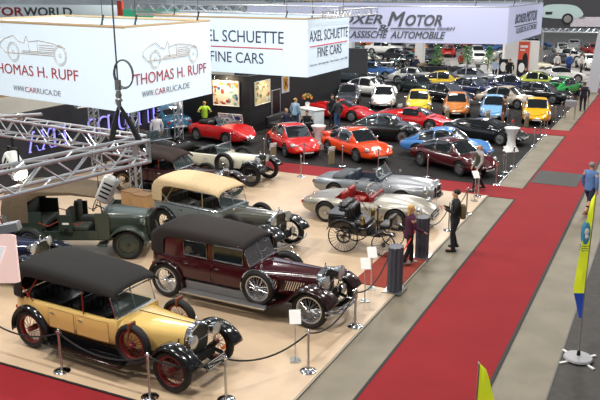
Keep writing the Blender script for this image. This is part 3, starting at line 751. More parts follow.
def benz(loc, rz):
    root = thing('motor_carriage', 'black antique motor carriage with thin spoked wheels and open bench seats', 'motor carriage', loc, rz)
    B = mat('black_lacquer', '#141416', .3, 0, .6); ra, fa = -.60, .62
    for x, r, y in ((ra, .47, .56), (fa, .36, .50)):
        for s in (-1, 1):
            m = MB(); m.tube([(r*math.cos(t)*.97, 0, r*math.sin(t)*.97) for t in [2*PI*i/32 for i in range(32)]], .018, 6, True)
            w = m.build('wheel', RUBBER, root, (x, s*y, r))
            q = MB(); n = 26
            for k in range(n):
                a = 2*PI*k/n; q.tube([(.03*math.cos(a), 0, .03*math.sin(a)), ((r*.95)*math.cos(a), 0, (r*.95)*math.sin(a))], .006, 4)
            q.lathe([(.04, -.06), (.05, 0), (.04, .06)], 10, axis='Y', caps=True); q.build('spokes', B, w)
            if x == ra:
                q = MB(); q.tube([(.2*math.cos(t), -s*.06, .2*math.sin(t)) for t in [2*PI*i/20 for i in range(20)]], .03, 6, True); q.tube([(-.2, -s*.06, 0), (.2, -s*.06, 0)], .015, 4); q.tube([(0, -s*.06, -.2), (0, -s*.06, .2)], .015, 4); q.build('drive_sprocket', B, w)
    q = MB()
    for s in (-1, 1):
        q.tube([(ra-.3, s*.38, .62), (ra, s*.38, .55), (0, s*.38, .52), (.5, s*.36, .6), (fa, s*.3, .62), (fa+.2, s*.3, .6)], .022, 6)
        q.tube([(ra-.28, s*.5, .56), (ra, s*.5, .66), (ra+.28, s*.5, .56), (ra, s*.5, .48), (ra-.28, s*.5, .56)], .014, 5)
    for x, r in ((ra, .47), (fa, .36)): q.tube([(x, -.55, r), (x, .55, r)], .02, 6)
    q.tube([(0.3, 0, .4), (fa, 0, .5), (fa, 0, .75)], .02, 6); q.build('frame', B, root)
    q = MB(); q.rbox((ra-.18, 0, .86), (.72, .86, .42), .06); q.box((ra-.18, 0, 1.085), (.76, .9, .03)); e = q.build('engine_box', B, root)
    q = MB()
    for k in range(6): q.box((ra-.55, -.3+k*.12, .86), (.02, .05, .28))
    q.build('vent_slats', DARK, e)
    q = MB(); q.rbox((-.2, 0, .66), (.62, .86, .26), .05); q.build('seat_box', B, root)
    q = MB(); q.rbox((-.2, 0, .86), (.55, .86, .16), .06); q.rbox((-.48, 0, 1.1), (.16, .88, .5), .06)
    for j in range(6): q.tube([(-.38, -.35+j*.14, .95), (-.40, -.35+j*.14, 1.28)], .022, 5)
    q.build('seat', LEATHER, root)
    q = MB(); q.rbox((-.62, 0, 1.27), (.34, .98, .14), .06); q.rbox((-.7, 0, 1.38), (.26, .96, .1), .05)
    for s in (-1, 1): q.tube([(-.45, s*.5, .95), (-.7, s*.52, 1.5), (-.3, s*.5, 1.55)], .018, 5); q.tube([(-.5, s*.5, 1.45), (-.2, s*.5, 1.02)], .014, 5)
    q.build('folded_hood', LEATHER, root)
    q = MB(); g = [[(x, y, z) for y in (-.4, .4)] for x, z in ((.05, .54), (.35, .52), (.48, .56), (.56, .72))]; q.loft(g, False); o = q.build('footboard', B, root); solid(o, .03)
    q = MB(); q.rbox((.58, 0, .84), (.34, .62, .12), .05); q.rbox((.76, 0, 1.0), (.08, .62, .28), .03); q.build('front_seat', LEATHER, root)
    q = MB(); q.tube([(.28, 0, .5), (.28, 0, 1.28)], .02, 6); q.tube([(.28, -.16, 1.26), (.28, 0, 1.32), (.28, .16, 1.26)], .016, 6); q.tube([(.28, .1, .9), (.4, .1, 1.05)], .012, 5); q.lathe([(.001, 0), (.05, .01), (.05, .05), (.001, .06)], 12, (.28, .16, 1.27)); q.build('steering_column', B, root)
    for s in (-1, 1):
        g = [[(ra+.53*math.cos(math.radians(a)), s*y, .47+.53*math.sin(math.radians(a))) for y in (.44, .64)] for a in range(20, 170, 10)]
        q = MB(); q.loft(g, False); o = q.build('mudguard', B, root); solid(o, .015)
        g = [[(fa+.42*math.cos(math.radians(a)), s*y, .36+.42*math.sin(math.radians(a))) for y in (.42, .56)] for a in range(40, 150, 10)]
        q = MB(); q.loft(g, False); o = q.build('mudguard', B, root); solid(o, .012)
        q = MB(); q.rbox((-.02, s*.5, 1.0), (.12, .12, .2), .03); q.lathe([(.05, 0), (.03, .05), (.001, .07)], 10, (-.02, s*.5, 1.1)); q.build('lantern', mat('brass', '#8f7a4a', .3, .9), root)
    return root

# ------------------------------------------------------------------ people
def skinned(name, nodes, edges, m, parent, sub=1):
    """one continuous surface grown from a jointed skeleton: nodes {key: (pos, radius or (rx, ry))}; first key is the root"""
    ks = list(nodes); me = bpy.data.meshes.new(name)
    me.from_pydata([nodes[k][0] for k in ks], [(ks.index(a), ks.index(b)) for a, b in edges], [])
    o = bpy.data.objects.new(name, me); C.objects.link(o)
    md = o.modifiers.new('skin', 'SKIN'); md.use_smooth_shade = True; md.branch_smoothing = .6
    for i, k in enumerate(ks):
        r = nodes[k][1]; me.skin_vertices[0].data[i].radius = r if isinstance(r, tuple) else (r, r)
        me.skin_vertices[0].data[i].use_root = (i == 0)
    s = o.modifiers.new('sub', 'SUBSURF'); s.levels = sub; s.render_levels = sub
    bpy.context.view_layer.update()
    m2 = bpy.data.meshes.new_from_object(o.evaluated_get(bpy.context.evaluated_depsgraph_get()))
    o.modifiers.clear(); o.data = m2; bpy.data.meshes.remove(me)
    m2.materials.clear(); m2.materials.append(m); m2.polygons.foreach_set('use_smooth', [True]*len(m2.polygons))
    if parent: o.parent = parent
    return o
def person(label, loc, rz, h=1.76, top='#22232a', legs='#20242e', shoe='#1a1714', hair='#3a2a1c', lh=None, rh=None, stride=0, long_hair=0, lean=0, sit=0, skirt=0, bald=0, vest=None, sleeves=True, group=None, shirt=0):
    """faces +X. lh, rh = hand targets (x, y, z) for a 1.76 m person"""
    root = thing('person', label, 'person', loc, rz, group); k = h/1.76
    V = lambda x, y, z: Vector((x, y, z))*k
    hip = .92 if not sit else .5; ln = lean
    sp = lambda z, x=0: V(x+ln*(z-.92), 0, hip+(z-.92))
    lh = lh or (.05, .26, .80); rh = rh or (.05, -.26, .80)
    J = {'pel': (sp(.95), (.085*k, .085*k)), 'wai': (sp(1.1), (.08*k, .08*k)), 'che': (sp(1.3, -.01), (.09*k, .09*k)), 'nb': (sp(1.44, -.005), (.07*k, .07*k)), 'nk': (sp(1.52, .005), .056*k),
         'jaw': (sp(1.575, .022), (.075*k, .075*k)), 'hd': (sp(1.645, .012), (.098*k, .098*k)), 'cr': (sp(1.715, .0), (.08*k, .08*k))}
    E = [('pel', 'wai'), ('wai', 'che'), ('che', 'nb'), ('nb', 'nk'), ('nk', 'jaw'), ('jaw', 'hd'), ('hd', 'cr')]
    arms = {}
    for sgn, key, tgt in ((1, 'l', lh), (-1, 'r', rh)):
        S0 = sp(1.42, -.01)+V(0, sgn*.185, 0); W = V(tgt[0], tgt[1], tgt[2]-.92+hip) + (V(ln*.2, 0, 0))
        d = W-S0; dist = min(d.length, .56*k); d.normalize(); W = S0+d*dist
        a = .29*k; hgt = math.sqrt(max(a*a-(dist/2)**2, .0004)); bend = V(-.6, sgn*.45, -.4); bend -= d*bend.dot(d); bend.normalize()
        El = S0+d*dist/2+bend*hgt
        arms[key] = (S0, El, W)
        J[key+'s'] = (S0, .062*k); J[key+'e'] = (El, .042*k); J[key+'w'] = (W, .028*k)
        hd = (W-El).normalized(); side = hd.cross(Vector((0, 0, 1)));
        side = side.normalized() if side.length > .1 else Vector((1, 0, 0)); nrm = side.cross(hd)
        P = W+hd*.075*k; J[key+'p'] = (P, (.036*k, .018*k))
        E += [('che', key+'s'), (key+'s', key+'e'), (key+'e', key+'w'), (key+'w', key+'p')]
        for i, (o_, l_) in enumerate(((-.03, .062), (-.01, .075), (.01, .07), (.03, .055))):
            f1 = P+side*o_*k+hd*l_*.5*k; f2 = P+side*o_*1.1*k+hd*l_*k-nrm*.018*k
            J[f'{key}f{i}'] = (f1, .0095*k); J[f'{key}g{i}'] = (f2, .008*k); E += [(key+'p', f'{key}f{i}'), (f'{key}f{i}', f'{key}g{i}')]
        t1 = W+hd*.035*k+side*sgn*-.045*k; t2 = t1+hd*.04*k+side*sgn*-.01*k
        J[key+'t'] = (t1, .012*k); J[key+'u'] = (t2, .009*k); E += [(key+'w', key+'t'), (key+'t', key+'u')]
    LG = {}
    for sgn, key in ((1, 'L'), (-1, 'R')):
        H0 = V(0, sgn*.095, hip-.03); st = stride*sgn
        if sit: Kn = V(.42, sgn*.12, .5); An = V(.46, sgn*.11, .09)
        else: Kn = V(.04+st*.5, sgn*.10, .5); An = V(st-.02, sgn*.10, .09+(.06 if st < 0 else 0))
        To = An+V(.13, 0, -.055)
        LG[key] = (H0, Kn, An, To)
        J[key+'h'] = (H0, .085*k); J[key+'k'] = (Kn, .055*k); J[key+'a'] = (An, .036*k); J[key+'t'] = (To, .03*k)
        E += [('pel', key+'h'), (key+'h', key+'k'), (key+'k', key+'a'), (key+'a', key+'t')]
    hdp = J['hd'][0]; J['nose'] = (hdp+V(.092, 0, -.02), .012*k); E.append(('hd', 'nose'))
    body = skinned('body', J, E, SKIN, root)
    TM = cloth(top); LM = cloth(legs)
    def torso(rows):
        R = []
        for z, rx, ry in rows:
            c = sp(z, -.005); R.append([c+V(rx*math.cos(2*PI*i/20), ry*math.sin(2*PI*i/20), 0) for i in range(20)])
        return R
    q = MB(); hem = .72 if skirt else .84
    q.loft(torso([(hem, .118, .172), (.95, .124, .172), (1.08, .112, .155), (1.2, .115, .162), (1.32, .128, .182), (1.40, .118, .192), (1.45, .098, .165), (1.485, .072, .10), (1.505, .058, .066)]), True, True)
    for key in 'lr':
        a, b, c = arms[key]; e = c-(c-b)*.08 if sleeves else b+(c-b)*.02
        sg = 1 if key == 'l' else -1; q.tube([a+V(0, -sg*.09, .035), a+V(0, -sg*.012, .0), a*.5+b*.5, b, b*.5+c*.5 if sleeves else b, e], [.05*k, .068*k, .06*k, .052*k, .046*k, .04*k], 12)
    q.build('jacket', TM, root, ang=70)
    q = MB(); q.loft(torso([(1.0, .112, .158), (.9, .118, .165), (.8, .11, .16)] if not sit else [(1.0, .112, .158), (.85, .13, .17)]), True, True)
    for key in 'LR':
        a, b, c, t = LG[key]; q.tube([a+V(0, 0, .05) if not sit else a+V(-.08, 0, 0), a+(b-a)*.15, b*.55+a*.45, b, b*.5+c*.5, c+V(0, 0, -.02)], [.09*k, .092*k, .078*k, .06*k, .056*k, .055*k], 12)
    q.build('trousers', LM, root, ang=70)
    for key in 'LR':
        a, b, c, t = LG[key]; q = MB(); z = c.z-.09*k
        q.rbox((c.x+.05*k, c.y, z+.035*k), (.28*k, .095*k, .07*k), .03*k); q.rbox((c.x-.0*k, c.y, z+.07*k), (.13*k, .09*k, .08*k), .03*k); q.build('shoe', mat('shoe', shoe, .5), root)
    hp = J['hd'][0]
    if not bald:
        q = MB(); q.ellip(hp+V(-.034, 0, .04), (.095*k, .088*k, .085*k), 14, 8)
        if long_hair: q.ellip(hp+V(-.075, 0, -.06), (.05*k, .075*k, .13*k), 10, 8); q.ellip(hp+V(-.09, 0, -.16), (.035*k, .05*k, .1*k), 10, 8)
        q.build('hair', mat('hair', hair, .8), root)
    else:
        q = MB(); q.tube([hp+V(.0+.0*0, .078, .0), hp+V(-.07, .05, -.01), hp+V(-.09, 0, -.01), hp+V(-.07, -.05, -.01), hp+V(0, -.078, 0)], .02*k, 6); q.build('hair', mat('hair', hair, .8), root)
    for s in (-1, 1):
        q = MB(); q.ellip(hp+V(.078, s*.03, .0), (.008*k, .012*k, .008*k), 8, 5); q.build('eye', DARK, root)
        q = MB(); q.ellip(hp+V(.0, s*.082, -.01), (.018*k, .01*k, .028*k), 8, 5); q.build('ear', SKIN, root)
    q = MB(); q.ellip(hp+V(.074, 0, -.055), (.008*k, .024*k, .006*k), 8, 5); q.build('mouth', mat('lips', '#a05a4c', .5), root)
    root.scale = (1.1, 1.12, 1)
    if shirt:
        q = MB(); q.loft([[sp(z, x)+V(0, y, 0) for y in (-w_, 0, w_)] for z, x, w_ in ((1.05, .112, .03), (1.25, .122, .045), (1.38, .121, .055), (1.49, .07, .03))], False); q.build('shirt_front', mat('shirt_white', '#dcdcdc', .8), root)
    if vest:
        q = MB(); q.loft(torso([(.93, .13, .178), (1.08, .119, .162), (1.2, .122, .169), (1.32, .135, .189), (1.40, .125, .17), (1.46, .09, .11)]), True); q.build('waistcoat', cloth(vest), root, ang=70)
    return root
# ================================================================== CAMERA, WORLD, LIGHT
cam = bpy.data.cameras.new('camera'); co = bpy.data.objects.new('camera', cam); C.objects.link(co); SC.camera = co
cam.lens = 46.08; cam.sensor_width = 36; cam.clip_end = 600
co.location = (0, 0, 7.6); co.rotation_euler = (math.radians(90-15.57), 0, math.radians(25.8))
SC.view_settings.view_transform = 'Standard'; SC.view_settings.look = 'None'; SC.view_settings.exposure = 0.0
w = bpy.data.worlds.new('hall_ambient'); SC.world = w; w.use_nodes = True
nt = w.node_tree; bg = nt.nodes['Background']
# a dim hall roof with rows of bright lamps, laid out on a plane overhead
tc = nt.nodes.new('ShaderNodeTexCoord'); sx = nt.nodes.new('ShaderNodeSeparateXYZ'); nt.links.new(tc.outputs['Generated'], sx.inputs[0])
def mth(op, a, b=None, v=None):
    n = nt.nodes.new('ShaderNodeMath'); n.operation = op
    nt.links.new(a, n.inputs[0])
    if b is not None: nt.links.new(b, n.inputs[1])
    if v is not None: n.inputs[1].default_value = v
    return n.outputs[0]
zc = mth('MAXIMUM', sx.outputs[2], v=.06); uu = mth('DIVIDE', sx.outputs[0], zc); vv = mth('DIVIDE', sx.outputs[1], zc)
cx = nt.nodes.new('ShaderNodeCombineXYZ'); nt.links.new(uu, cx.inputs[0]); nt.links.new(vv, cx.inputs[1])
vo = nt.nodes.new('ShaderNodeTexVoronoi'); vo.inputs['Scale'].default_value = 2.6; vo.inputs['Randomness'].default_value = .35; nt.links.new(cx.outputs[0], vo.inputs['Vector'])
sp_ = mth('LESS_THAN', vo.outputs['Distance'], v=.17); up = mth('GREATER_THAN', sx.outputs[2], v=.07)
sp_ = mth('MULTIPLY', sp_, up); st_ = mth('MULTIPLY', sp_, v=4.2); st_ = mth('ADD', st_, v=.16)
nt.links.new(st_, bg.inputs[1]); bg.inputs[0].default_value = (.95, .97, 1, 1)
def area(loc, size, power, col=(1, .97, .92), rot=(0, 0, 0)):
    l = bpy.data.lights.new('hall_lamp', 'AREA'); l.shape = 'DISK'; l.size = size; l.energy = power; l.color = col
    o = bpy.data.objects.new('hall_lamp', l); C.objects.link(o); o.location = loc; o.rotation_euler = rot
for x in (-20, -12, -4):
    for y in (8, 20, 32): area((x+1.5*((y//12) % 2), y+2, 13), 1.3, 640)
for x in (-30, -14, 0):
    for y in (50, 75): area((x, y, 15), 3, 2000)
area((-10, 4, 11), 2, 600, (1, .93, .82), (.35, 0, .2))

# ================================================================== FLOORS
def slab(name, x0, x1, y0, y1, z, t, m):
    q = MB(); q.box(((x0+x1)/2, (y0+y1)/2, z-t/2), (x1-x0, y1-y0, t)); return struct(name, q, m)
CONC = mat('concrete_floor', '#7f7663', .55, noise=.22, nscale=1.1, bump=.05)
REDC = mat('red_carpet', '#8d141d', .95, noise=.10, nscale=.8, bump=.25, bscale=3)
BEIGE = mat('beige_laminate', '#ceb496', .38, noise=.07, nscale=1.6)
CHAR = mat('charcoal_carpet', '#1d1a1a', .95, noise=.12, nscale=2)
ASPH = mat('dark_grey_floor', '#4e4b49', .9, noise=.2, nscale=5)
FARF = mat('light_grey_floor', '#a8a4a0', .5, noise=.12, nscale=.4)
EDGE = mat('carpet_edging', '#151517', .7)
slab('floor', -90, 40, -6, 61, -.02, .2, CONC)
slab('floor_far_hall', -110, 60, 61, 140, -.02, .2, FARF)
slab('floor_red_aisle', -4.74, -2.57, 3, 125, .0, .02, REDC)
slab('floor_red_cross_aisle', -22, -4.74, 28.15, 29.85, .0, .02, REDC)
slab('floor_red_cross_aisle', -7.5, -4.74, 41.9, 43.6, .0, .02, REDC)
slab('floor_red_cross_aisle', -5.8, -4.74, 60.9, 63.5, .001, .02, REDC)
slab('floor_red_walkway', -40, -7.9, 3, 10.38, .0, .02, REDC)
slab('floor_charcoal_stand', -27, -5.78, 29.85, 41.9, -.002, .02, CHAR)
slab('floor_charcoal_stand', -27, -7.5, 41.9, 43.6, -.002, .02, CHAR)
slab('floor_charcoal_stand', -34, -5.78, 43.6, 60.9, -.002, .02, CHAR)
slab('floor_dark_right', -1.47, 30, 3, 60, -.002, .02, ASPH)
slab('floor_charcoal_back', -60, -22, 12, 29.85, -.003, .02, CHAR)
q = MB(); q.box((-14.1, 19.27, .0), (16.6, 17.75, .03)); struct('floor_platform', q, BEIGE)
q = MB(); q.box((-13.9, 10.37, .005), (16.3, .05, .035)); struct('trim_1', q, EDGE)
q = MB(); q.box((-5.77, 19.3, .003), (.03, 17.8, .03)); struct('trim_2', q, mat('edge_pale', '#a9a398', .6))
for i, (x, y0, y1) in enumerate([(-4.76, 3, 28.15), (-2.56, 3, 61), (-4.76, 29.85, 41.9), (-4.76, 43.6, 60.9)]):
    q = MB(); q.box((x, (y0+y1)/2, .002), (.06 if i != 1 else .07, y1-y0, .012)); struct(f'trim_{i+3}', q, EDGE)
q = MB(); q.box((-5.78, 35.9, .003), (.03, 12, .01)); struct('trim_7', q, ALU)
q = MB(); q.box((-1.47, 30, .003), (.03, 55, .01)); struct('trim_8', q, mat('edge_grey', '#6b6a66', .7))
q = MB(); q.box((-3.8, 32.1, .004), (1.75, 2.35, .012))
o = struct('floor_hatch', q, mat('steel_hatch', '#383736', .55, .3, noise=.15, nscale=4))
q = MB(); q.box((-6.42, 19.1, .026), (1.25, 2.65, .02)); tag(q.build('entrance_mat', mat('brick_red_mat', '#8a3224', .95, noise=.1)), 'small brick red carpet between the two charcoal pillars', 'carpet')
for r_ in range(5):
    for c_ in range(2): pass

# ================================================================== WALLS
WB = mat('black_stand_wall', '#17181c', .6); WG = mat('grey_stand_wall', '#3a3b3e', .7); WW = mat('white_stand_wall', '#e9e7e2', .7)
def wall(name, x0, x1, y0, y1, h, m, z0=0):
    q = MB(); q.box(((x0+x1)/2, (y0+y1)/2, z0+(h-z0)/2), (x1-x0, y1-y0, h-z0)); return struct(name, q, m)
wall('wall_letters', -22.6, -22.4, 12, 30.4, 2.88, mat('anthracite_wall', '#2b2b31', .7))
wall('wall_pictures', -24.2, -19.95, 35.2, 35.4, 3.05, WB)
wall('wall_side', -20.15, -19.95, 35.4, 47.5, 3.05, WB)
wall('wall_back_grey', -34, -21.2, 55.6, 55.8, 3.0, WG)
wall('wall_back_seam', -26.1, -25.9, 55.5, 55.6, 3.0, mat('seam_grey', '#55565a', .6))
wall('wall_boxer', -13.2, -10.4, 67.4, 67.6, 3.2, WW)
wall('wall_far', -120, 70, 138, 138.5, 14, mat('far_hall_wall', '#8e979c', .9, noise=.35, nscale=.25, emit=.18))  # weak emission stands in for hall light on the far wall
wall('wall_left_far', -75, -74.5, 10, 138, 12, mat('far_hall_side', '#c3d0d6', .9, noise=.25, nscale=.3, emit=.12))  # side wall glows faintly in place of hall light
wall('wall_pale_back', -32.3, -32, 6, 54, 3.4, mat('pale_back_wall', '#cfcabf', .8, emit=.12))  # slight emission added to the wall colour to imitate hall light
# steel beams seen over the lettered wall
q = MB(); q.box((-24.5, 20, 3.4), (.3, 16, .3)); struct('beam_1', q, mat('tan_beam', '#b99a72', .6))
q = MB(); q.box((-27, 20, 3.1), (.25, 18, .25)); struct('beam_2', q, ALU)
q = MB(); q.box((-29, 20, 4.0), (.3, 18, .2)); struct('beam_3', q, ALU)
# halo letters on the anthracite wall
t = thing('wall_lettering', 'large black halo-lit capital letters on the anthracite wall', 'lettering', (0, 0, 0))
HALO = mat('violet_halo', '#8f8ae0', .5, emit=1.3); LB = mat('letter_black', '#101014', .5)
y = 21.95
for i, (ch, wd) in enumerate([('A', .5), ('X', .48), ('E', .4), ('L', .38), (' ', .65), ('S', .42), ('C', .48), ('H', .5), ('U', .48), ('E', .4), ('T', .45), ('T', .45), ('E', .4)]):
    if ch != ' ':
        o = text(ch, 'letter', LB, t, (-22.28, y, 1.36), (0, 1, 0), wd, .68, bold=.02, depth=.03)
        h = text(ch, 'halo', HALO, o, (-22.34, y-.08, 1.30), (0, 1, 0), wd+.11, .78, bold=.05, depth=.01)
    y += wd+.21
wall('wall_fascia', -66, -33, 57, 57.3, 5.6, mat('pale_fascia', '#c5ccd0', .8, emit=.4), 3.0)  # fascia is no lamp; its emission substitutes for hall light on the front
# door in black wall
q = MB(); q.box((-19.94, 38.1, 1.0), (.03, 1.0, 2.0)); d = struct('door_1', q, mat('black_door', '#101114', .4))
q = MB(); q.tube([(-19.91, 37.6, 0), (-19.91, 37.6, 2.02), (-19.91, 38.6, 2.02), (-19.91, 38.6, 0)], .035, 6); q.build('door_frame', ALU, d)
def painting(label, P, xd, w, h, cols, seed, lean=0):
    rnd = random.Random(seed); t = thing('painting', label, 'painting', P)
    X = Vector(xd); N = X.cross(Vector((0, 0, 1))); 
    M = Matrix((( X.x, N.x, 0, 0), (X.y, N.y, 0, 0), (0, 0, 1, 0), (0, 0, 0, 1))) @ Matrix.Rotation(lean, 4, 'X')
    q = MB(); q.box((w/2, .02, h/2), (w, .05, h)); q.xf(M); q.build('canvas', mat('canvas_'+str(seed), cols[0], .6, noise=.2, nscale=3), t)
    by = {}
    for k in range(26):
        c = rnd.choice(cols[1:]); cx, cz, a, b = rnd.uniform(.06*w, .94*w), rnd.uniform(.08*h, .92*h), rnd.uniform(.03, .1)*w, rnd.uniform(.03, .12)*h
        by.setdefault(c, MB()).ellip((cx, .05+.0006*k, cz), (a, .004, b), 8, 4)
    for c, q in by.items(): q.xf(M); q.build('paint_patches', mat('art_'+c, c, .6), t)
    q = MB(); e = .05; q.tube([(0, e, 0), (w, e, 0), (w, e, h), (0, e, h)], .02, 4, True); q.xf(M); q.build('frame', WHITE, t)
    return t
painting('colourful abstract canvas lit from above, left of the black wall corner', (-22.17, 35.18, 1.43), (1, 0, 0), 1.6, 1.33, ['#efe3cf', '#c8402f', '#3a5b8c', '#d9a33c', '#7fb0a5', '#a0483c'], 3)
painting('colourful tall canvas on the side wall between the corner and the door', (-19.93, 35.65, 1.45), (0, 1, 0), 1.7, 1.24, ['#dcc9a0', '#b5382c', '#8c9a4a', '#e0e0cc', '#6d6f55'], 5)
painting('grey and blue canvas leaning on the black wall behind the red cabriolet', (-21.5, 34.75, .1), (1, 0, 0), 1.45, 1.05, ['#cfc9bb', '#33548c', '#8a2c34', '#d5b45e', '#6c8fb5'], 8, -.2)
for x in (-21.8, -21.0):
    q = MB(); q.tube([(x, 35.15, 3.0), (x, 34.9, 3.08), (x, 34.75, 3.0)], .015, 5); q.lathe([(.03, 0), (.05, -.08)], 10, (x, 34.72, 3.0)); tag(q.build('picture_lamp', CHROME), 'small arched spotlight above the abstract canvas', 'lamp', 'picture lamps over the abstract canvas')
area((-21.4, 34.6, 2.95), .3, 40, (1, .8, .5), (.5, 0, 0)); area((-19.5, 36.5, 2.9), .3, 35, (1, .85, .6), (0, -.5, 0))
# crest poster
t = thing('crest_poster', 'white poster with a red, gold and black shield crest beside the door', 'poster', (-19.92, 38.85, 1.72))
q = MB(); q.box((0, .45, .47), (.02, .95, .95)); q.build('sheet', mat('poster_grey', '#c9cdd6', .6), t)
def shield(w, h, m, x, nm):
    pl = [(-.5, 1), (0, 1.04), (.5, 1), (.5, .45), (.38, .18), (0, 0), (-.38, .18), (-.5, .45)]
    q = MB(); q.prism([(a*w, b*h) for a, b in pl], .006, Matrix(((0, 0, 1, x), (1, 0, 0, .45), (0, 1, 0, .47-h/2), (0, 0, 0, 1)))); return q.build(nm, m, t)
shield(.62, .85, mat('gold', '#d8a63a', .4, .3), .012, 'shield')
q = MB()
for a, b in ((.3, .68), (.6, .36)):
    for k in range(2): q.box((.022, a+k*.1, b), (.006, .05, .22))
q.build('red_bars', mat('crest_red', '#b8271f', .5), t)
q = MB()
for a, b in ((.57, .72), (.3, .36)): q.box((.022, a, b), (.006, .14, .05)); q.box((.022, a, b-.09), (.006, .12, .04))
q.ellip((.024, .45, .5), (.006, .1, .14), 12, 6); q.build('black_marks', LB, t)

# ================================================================== HANGING BANNERS
BANW = mat('banner_white', '#d6e8f5', .8, emit=.46); BANL = mat('banner_lilac', '#b8bedb', .8, emit=.32)  # fabric emission stands in for hall light falling on the banners
TRED = mat('print_red', '#b4474b', .7); TGR = mat('print_grey', '#8d9096', .7); TNV = mat('print_navy', '#3f4257', .7); TLN = mat('print_line', '#c9b8a6', .7); TDK = mat('print_dark', '#565b62', .7)
def facing(P, d): return (Vector(P), Vector((d[0], d[1], 0)).normalized())
def banner(name, label, cpt, dA, lA, dB, lB, zb, zt, m, railmat):
    t = thing(name, label, 'banner', (0, 0, 0)); c = Vector((cpt[0], cpt[1], 0)); ends = []
    A = Vector((dA[0], dA[1], 0)); B = Vector((dB[0], dB[1], 0))
    for d, l in ((A, lA), (B, lB)):
        n = d.cross(Vector((0, 0, 1)))*.02; q = MB(); e = c+d*l
        q.loft([[(*(c+n).xy, zb), (*(e+n).xy, zb), (*(e-n).xy, zb), (*(c-n).xy, zb)], [(*(c+n).xy, zt), (*(e+n).xy, zt), (*(e-n).xy, zt), (*(c-n).xy, zt)]], True, True)
        q.build('fabric_panel', m, t); ends.append(e)
    q = MB(); f = ends[1]+A*lA; q.loft([[(*(p-(c+f)/2*0).xy, zb+.01) for p in (c, ends[0])]]*1+[[(c.x, c.y, zb), (ends[0].x, ends[0].y, zb)]], False) if 0 else None
    q = MB()
    for z in (zt, ):
        P = [c, ends[0], f, ends[1]]; q.tube([(p.x, p.y, z+.03) for p in P], .05, 6, True)
    q.build('top_rail', railmat, t)
    for d, l in ((A, lA), (B, lB)):
        for s_ in (.12, .85):
            p = c+d*l*s_; q = MB(); q.tube([(p.x, p.y, zt), (p.x, p.y, zt+7)], .012, 4); q.tube([(p.x-.05, p.y, zt+.05), (p.x+.05, p.y, zt+.35)], .03, 5); q.build('suspension_cable', TDK, t)
    for p0, d, l in ((ends[0], B, lB), (ends[1], A, lA)):
        n = d.cross(Vector((0, 0, 1)))*.02; q = MB(); p0 = Vector((p0.x, p0.y, 0)); e = p0+d*l
        q.loft([[(*(p0+n).xy, zb), (*(e+n).xy, zb), (*(e-n).xy, zb), (*(p0-n).xy, zb)], [(*(p0+n).xy, zt), (*(e+n).xy, zt), (*(e-n).xy, zt), (*(p0-n).xy, zt)]], True, True)
        q.build('fabric_panel', m, t)
    return t
WOOD = mat('pale_wood_rail', '#d6bd98', .6)
# -- first banner: red name, drawn racing car
cR = (-14.0, 17.66); dA = (-.983, .186); dB = (-.018, 1.0)
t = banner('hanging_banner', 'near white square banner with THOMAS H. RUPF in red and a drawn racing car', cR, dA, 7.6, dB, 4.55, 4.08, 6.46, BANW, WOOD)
def on(c, d, u, z, off=.035, sgn=1):
    D = Vector((d[0], d[1], 0)); n = (D*sgn).cross(Vector((0, 0, 1))); p = Vector((c[0], c[1], 0))+D*u+n*off; return (p.x, p.y, z)
def racer(par, c, d, sgn, ul, ur, z0, z1):
    # line drawing of a pre-war racing car
    q = MB(); W = ur-ul; S = lambda a, b: on(c, d, ul+W*a, z0+(z1-z0)*b, .04, sgn)
    def circ(a, r): q.tube([S(a+r*math.cos(t_), .26+r*abs(W)/(z1-z0)*math.sin(t_)) for t_ in [2*PI*i/20 for i in range(20)]], .009, 4, True)
    for a in (.2, .9): circ(a, .09); circ(a, .075); circ(a, .015)
    q.tube([S(a, b) for a, b in ((.0, .4), (.0, .6), (.08, .8), (.22, .95), (.3, .72), (.38, .66), (.42, .95), (.45, .72), (.6, .8), (.8, .72), (.98, .55))], .012, 4)
    q.tube([S(a, b) for a, b in ((0, .45), (.08, .2), (.32, .22), (.8, .22))], .012, 4)
    q.tube([S(a, b) for a, b in ((.34, .28), (.8, .3), (.8, .36), (.34, .34))], .01, 4)
    for b in (.62, .52, .44): q.tube([S(.6, b), (S(.82, b))], .01, 4)
    q.tube([S(.44, .66), S(.46, .3)], .01, 4); q.tube([S(.58, .76), S(.58, .3)], .01, 4)
    q.build('racing_car_drawing', TLN, par)
racer(t, cR, dA, -1, 6.05, 2.6, 5.36, 6.12)
rd = (-dA[0], -dA[1], 0)
text('THOMAS H. RUPF', 'lettering', TRED, t, on(cR, dA, 6.75, 4.83, .035, -1), rd, 4.6, .33)
for s_, ul, wd, m_ in (('WWW.', 5.55, .62, TGR), ('CAR', 4.92, .62, TRED), ('RUCA.DE', 4.28, 1.2, TGR)):
    text(s_, 'lettering', m_, t, on(cR, dA, ul, 4.30, .035, -1), rd, wd, .17)
racer(t, cR, dB, 1, .75, 3.75, 5.32, 6.02)
text('THOMAS H. RUPF', 'lettering', TRED, t, on(cR, dB, .27, 4.82), dB, 3.95, .33)
for s_, ul, wd, m_ in (('WWW.', .62, .6, TGR), ('CAR', 1.27, .55, TRED), ('RUCA.DE', 1.87, 1.3, TGR)):
    text(s_, 'lettering', m_, t, on(cR, dB, ul, 4.44), dB, wd, .18)
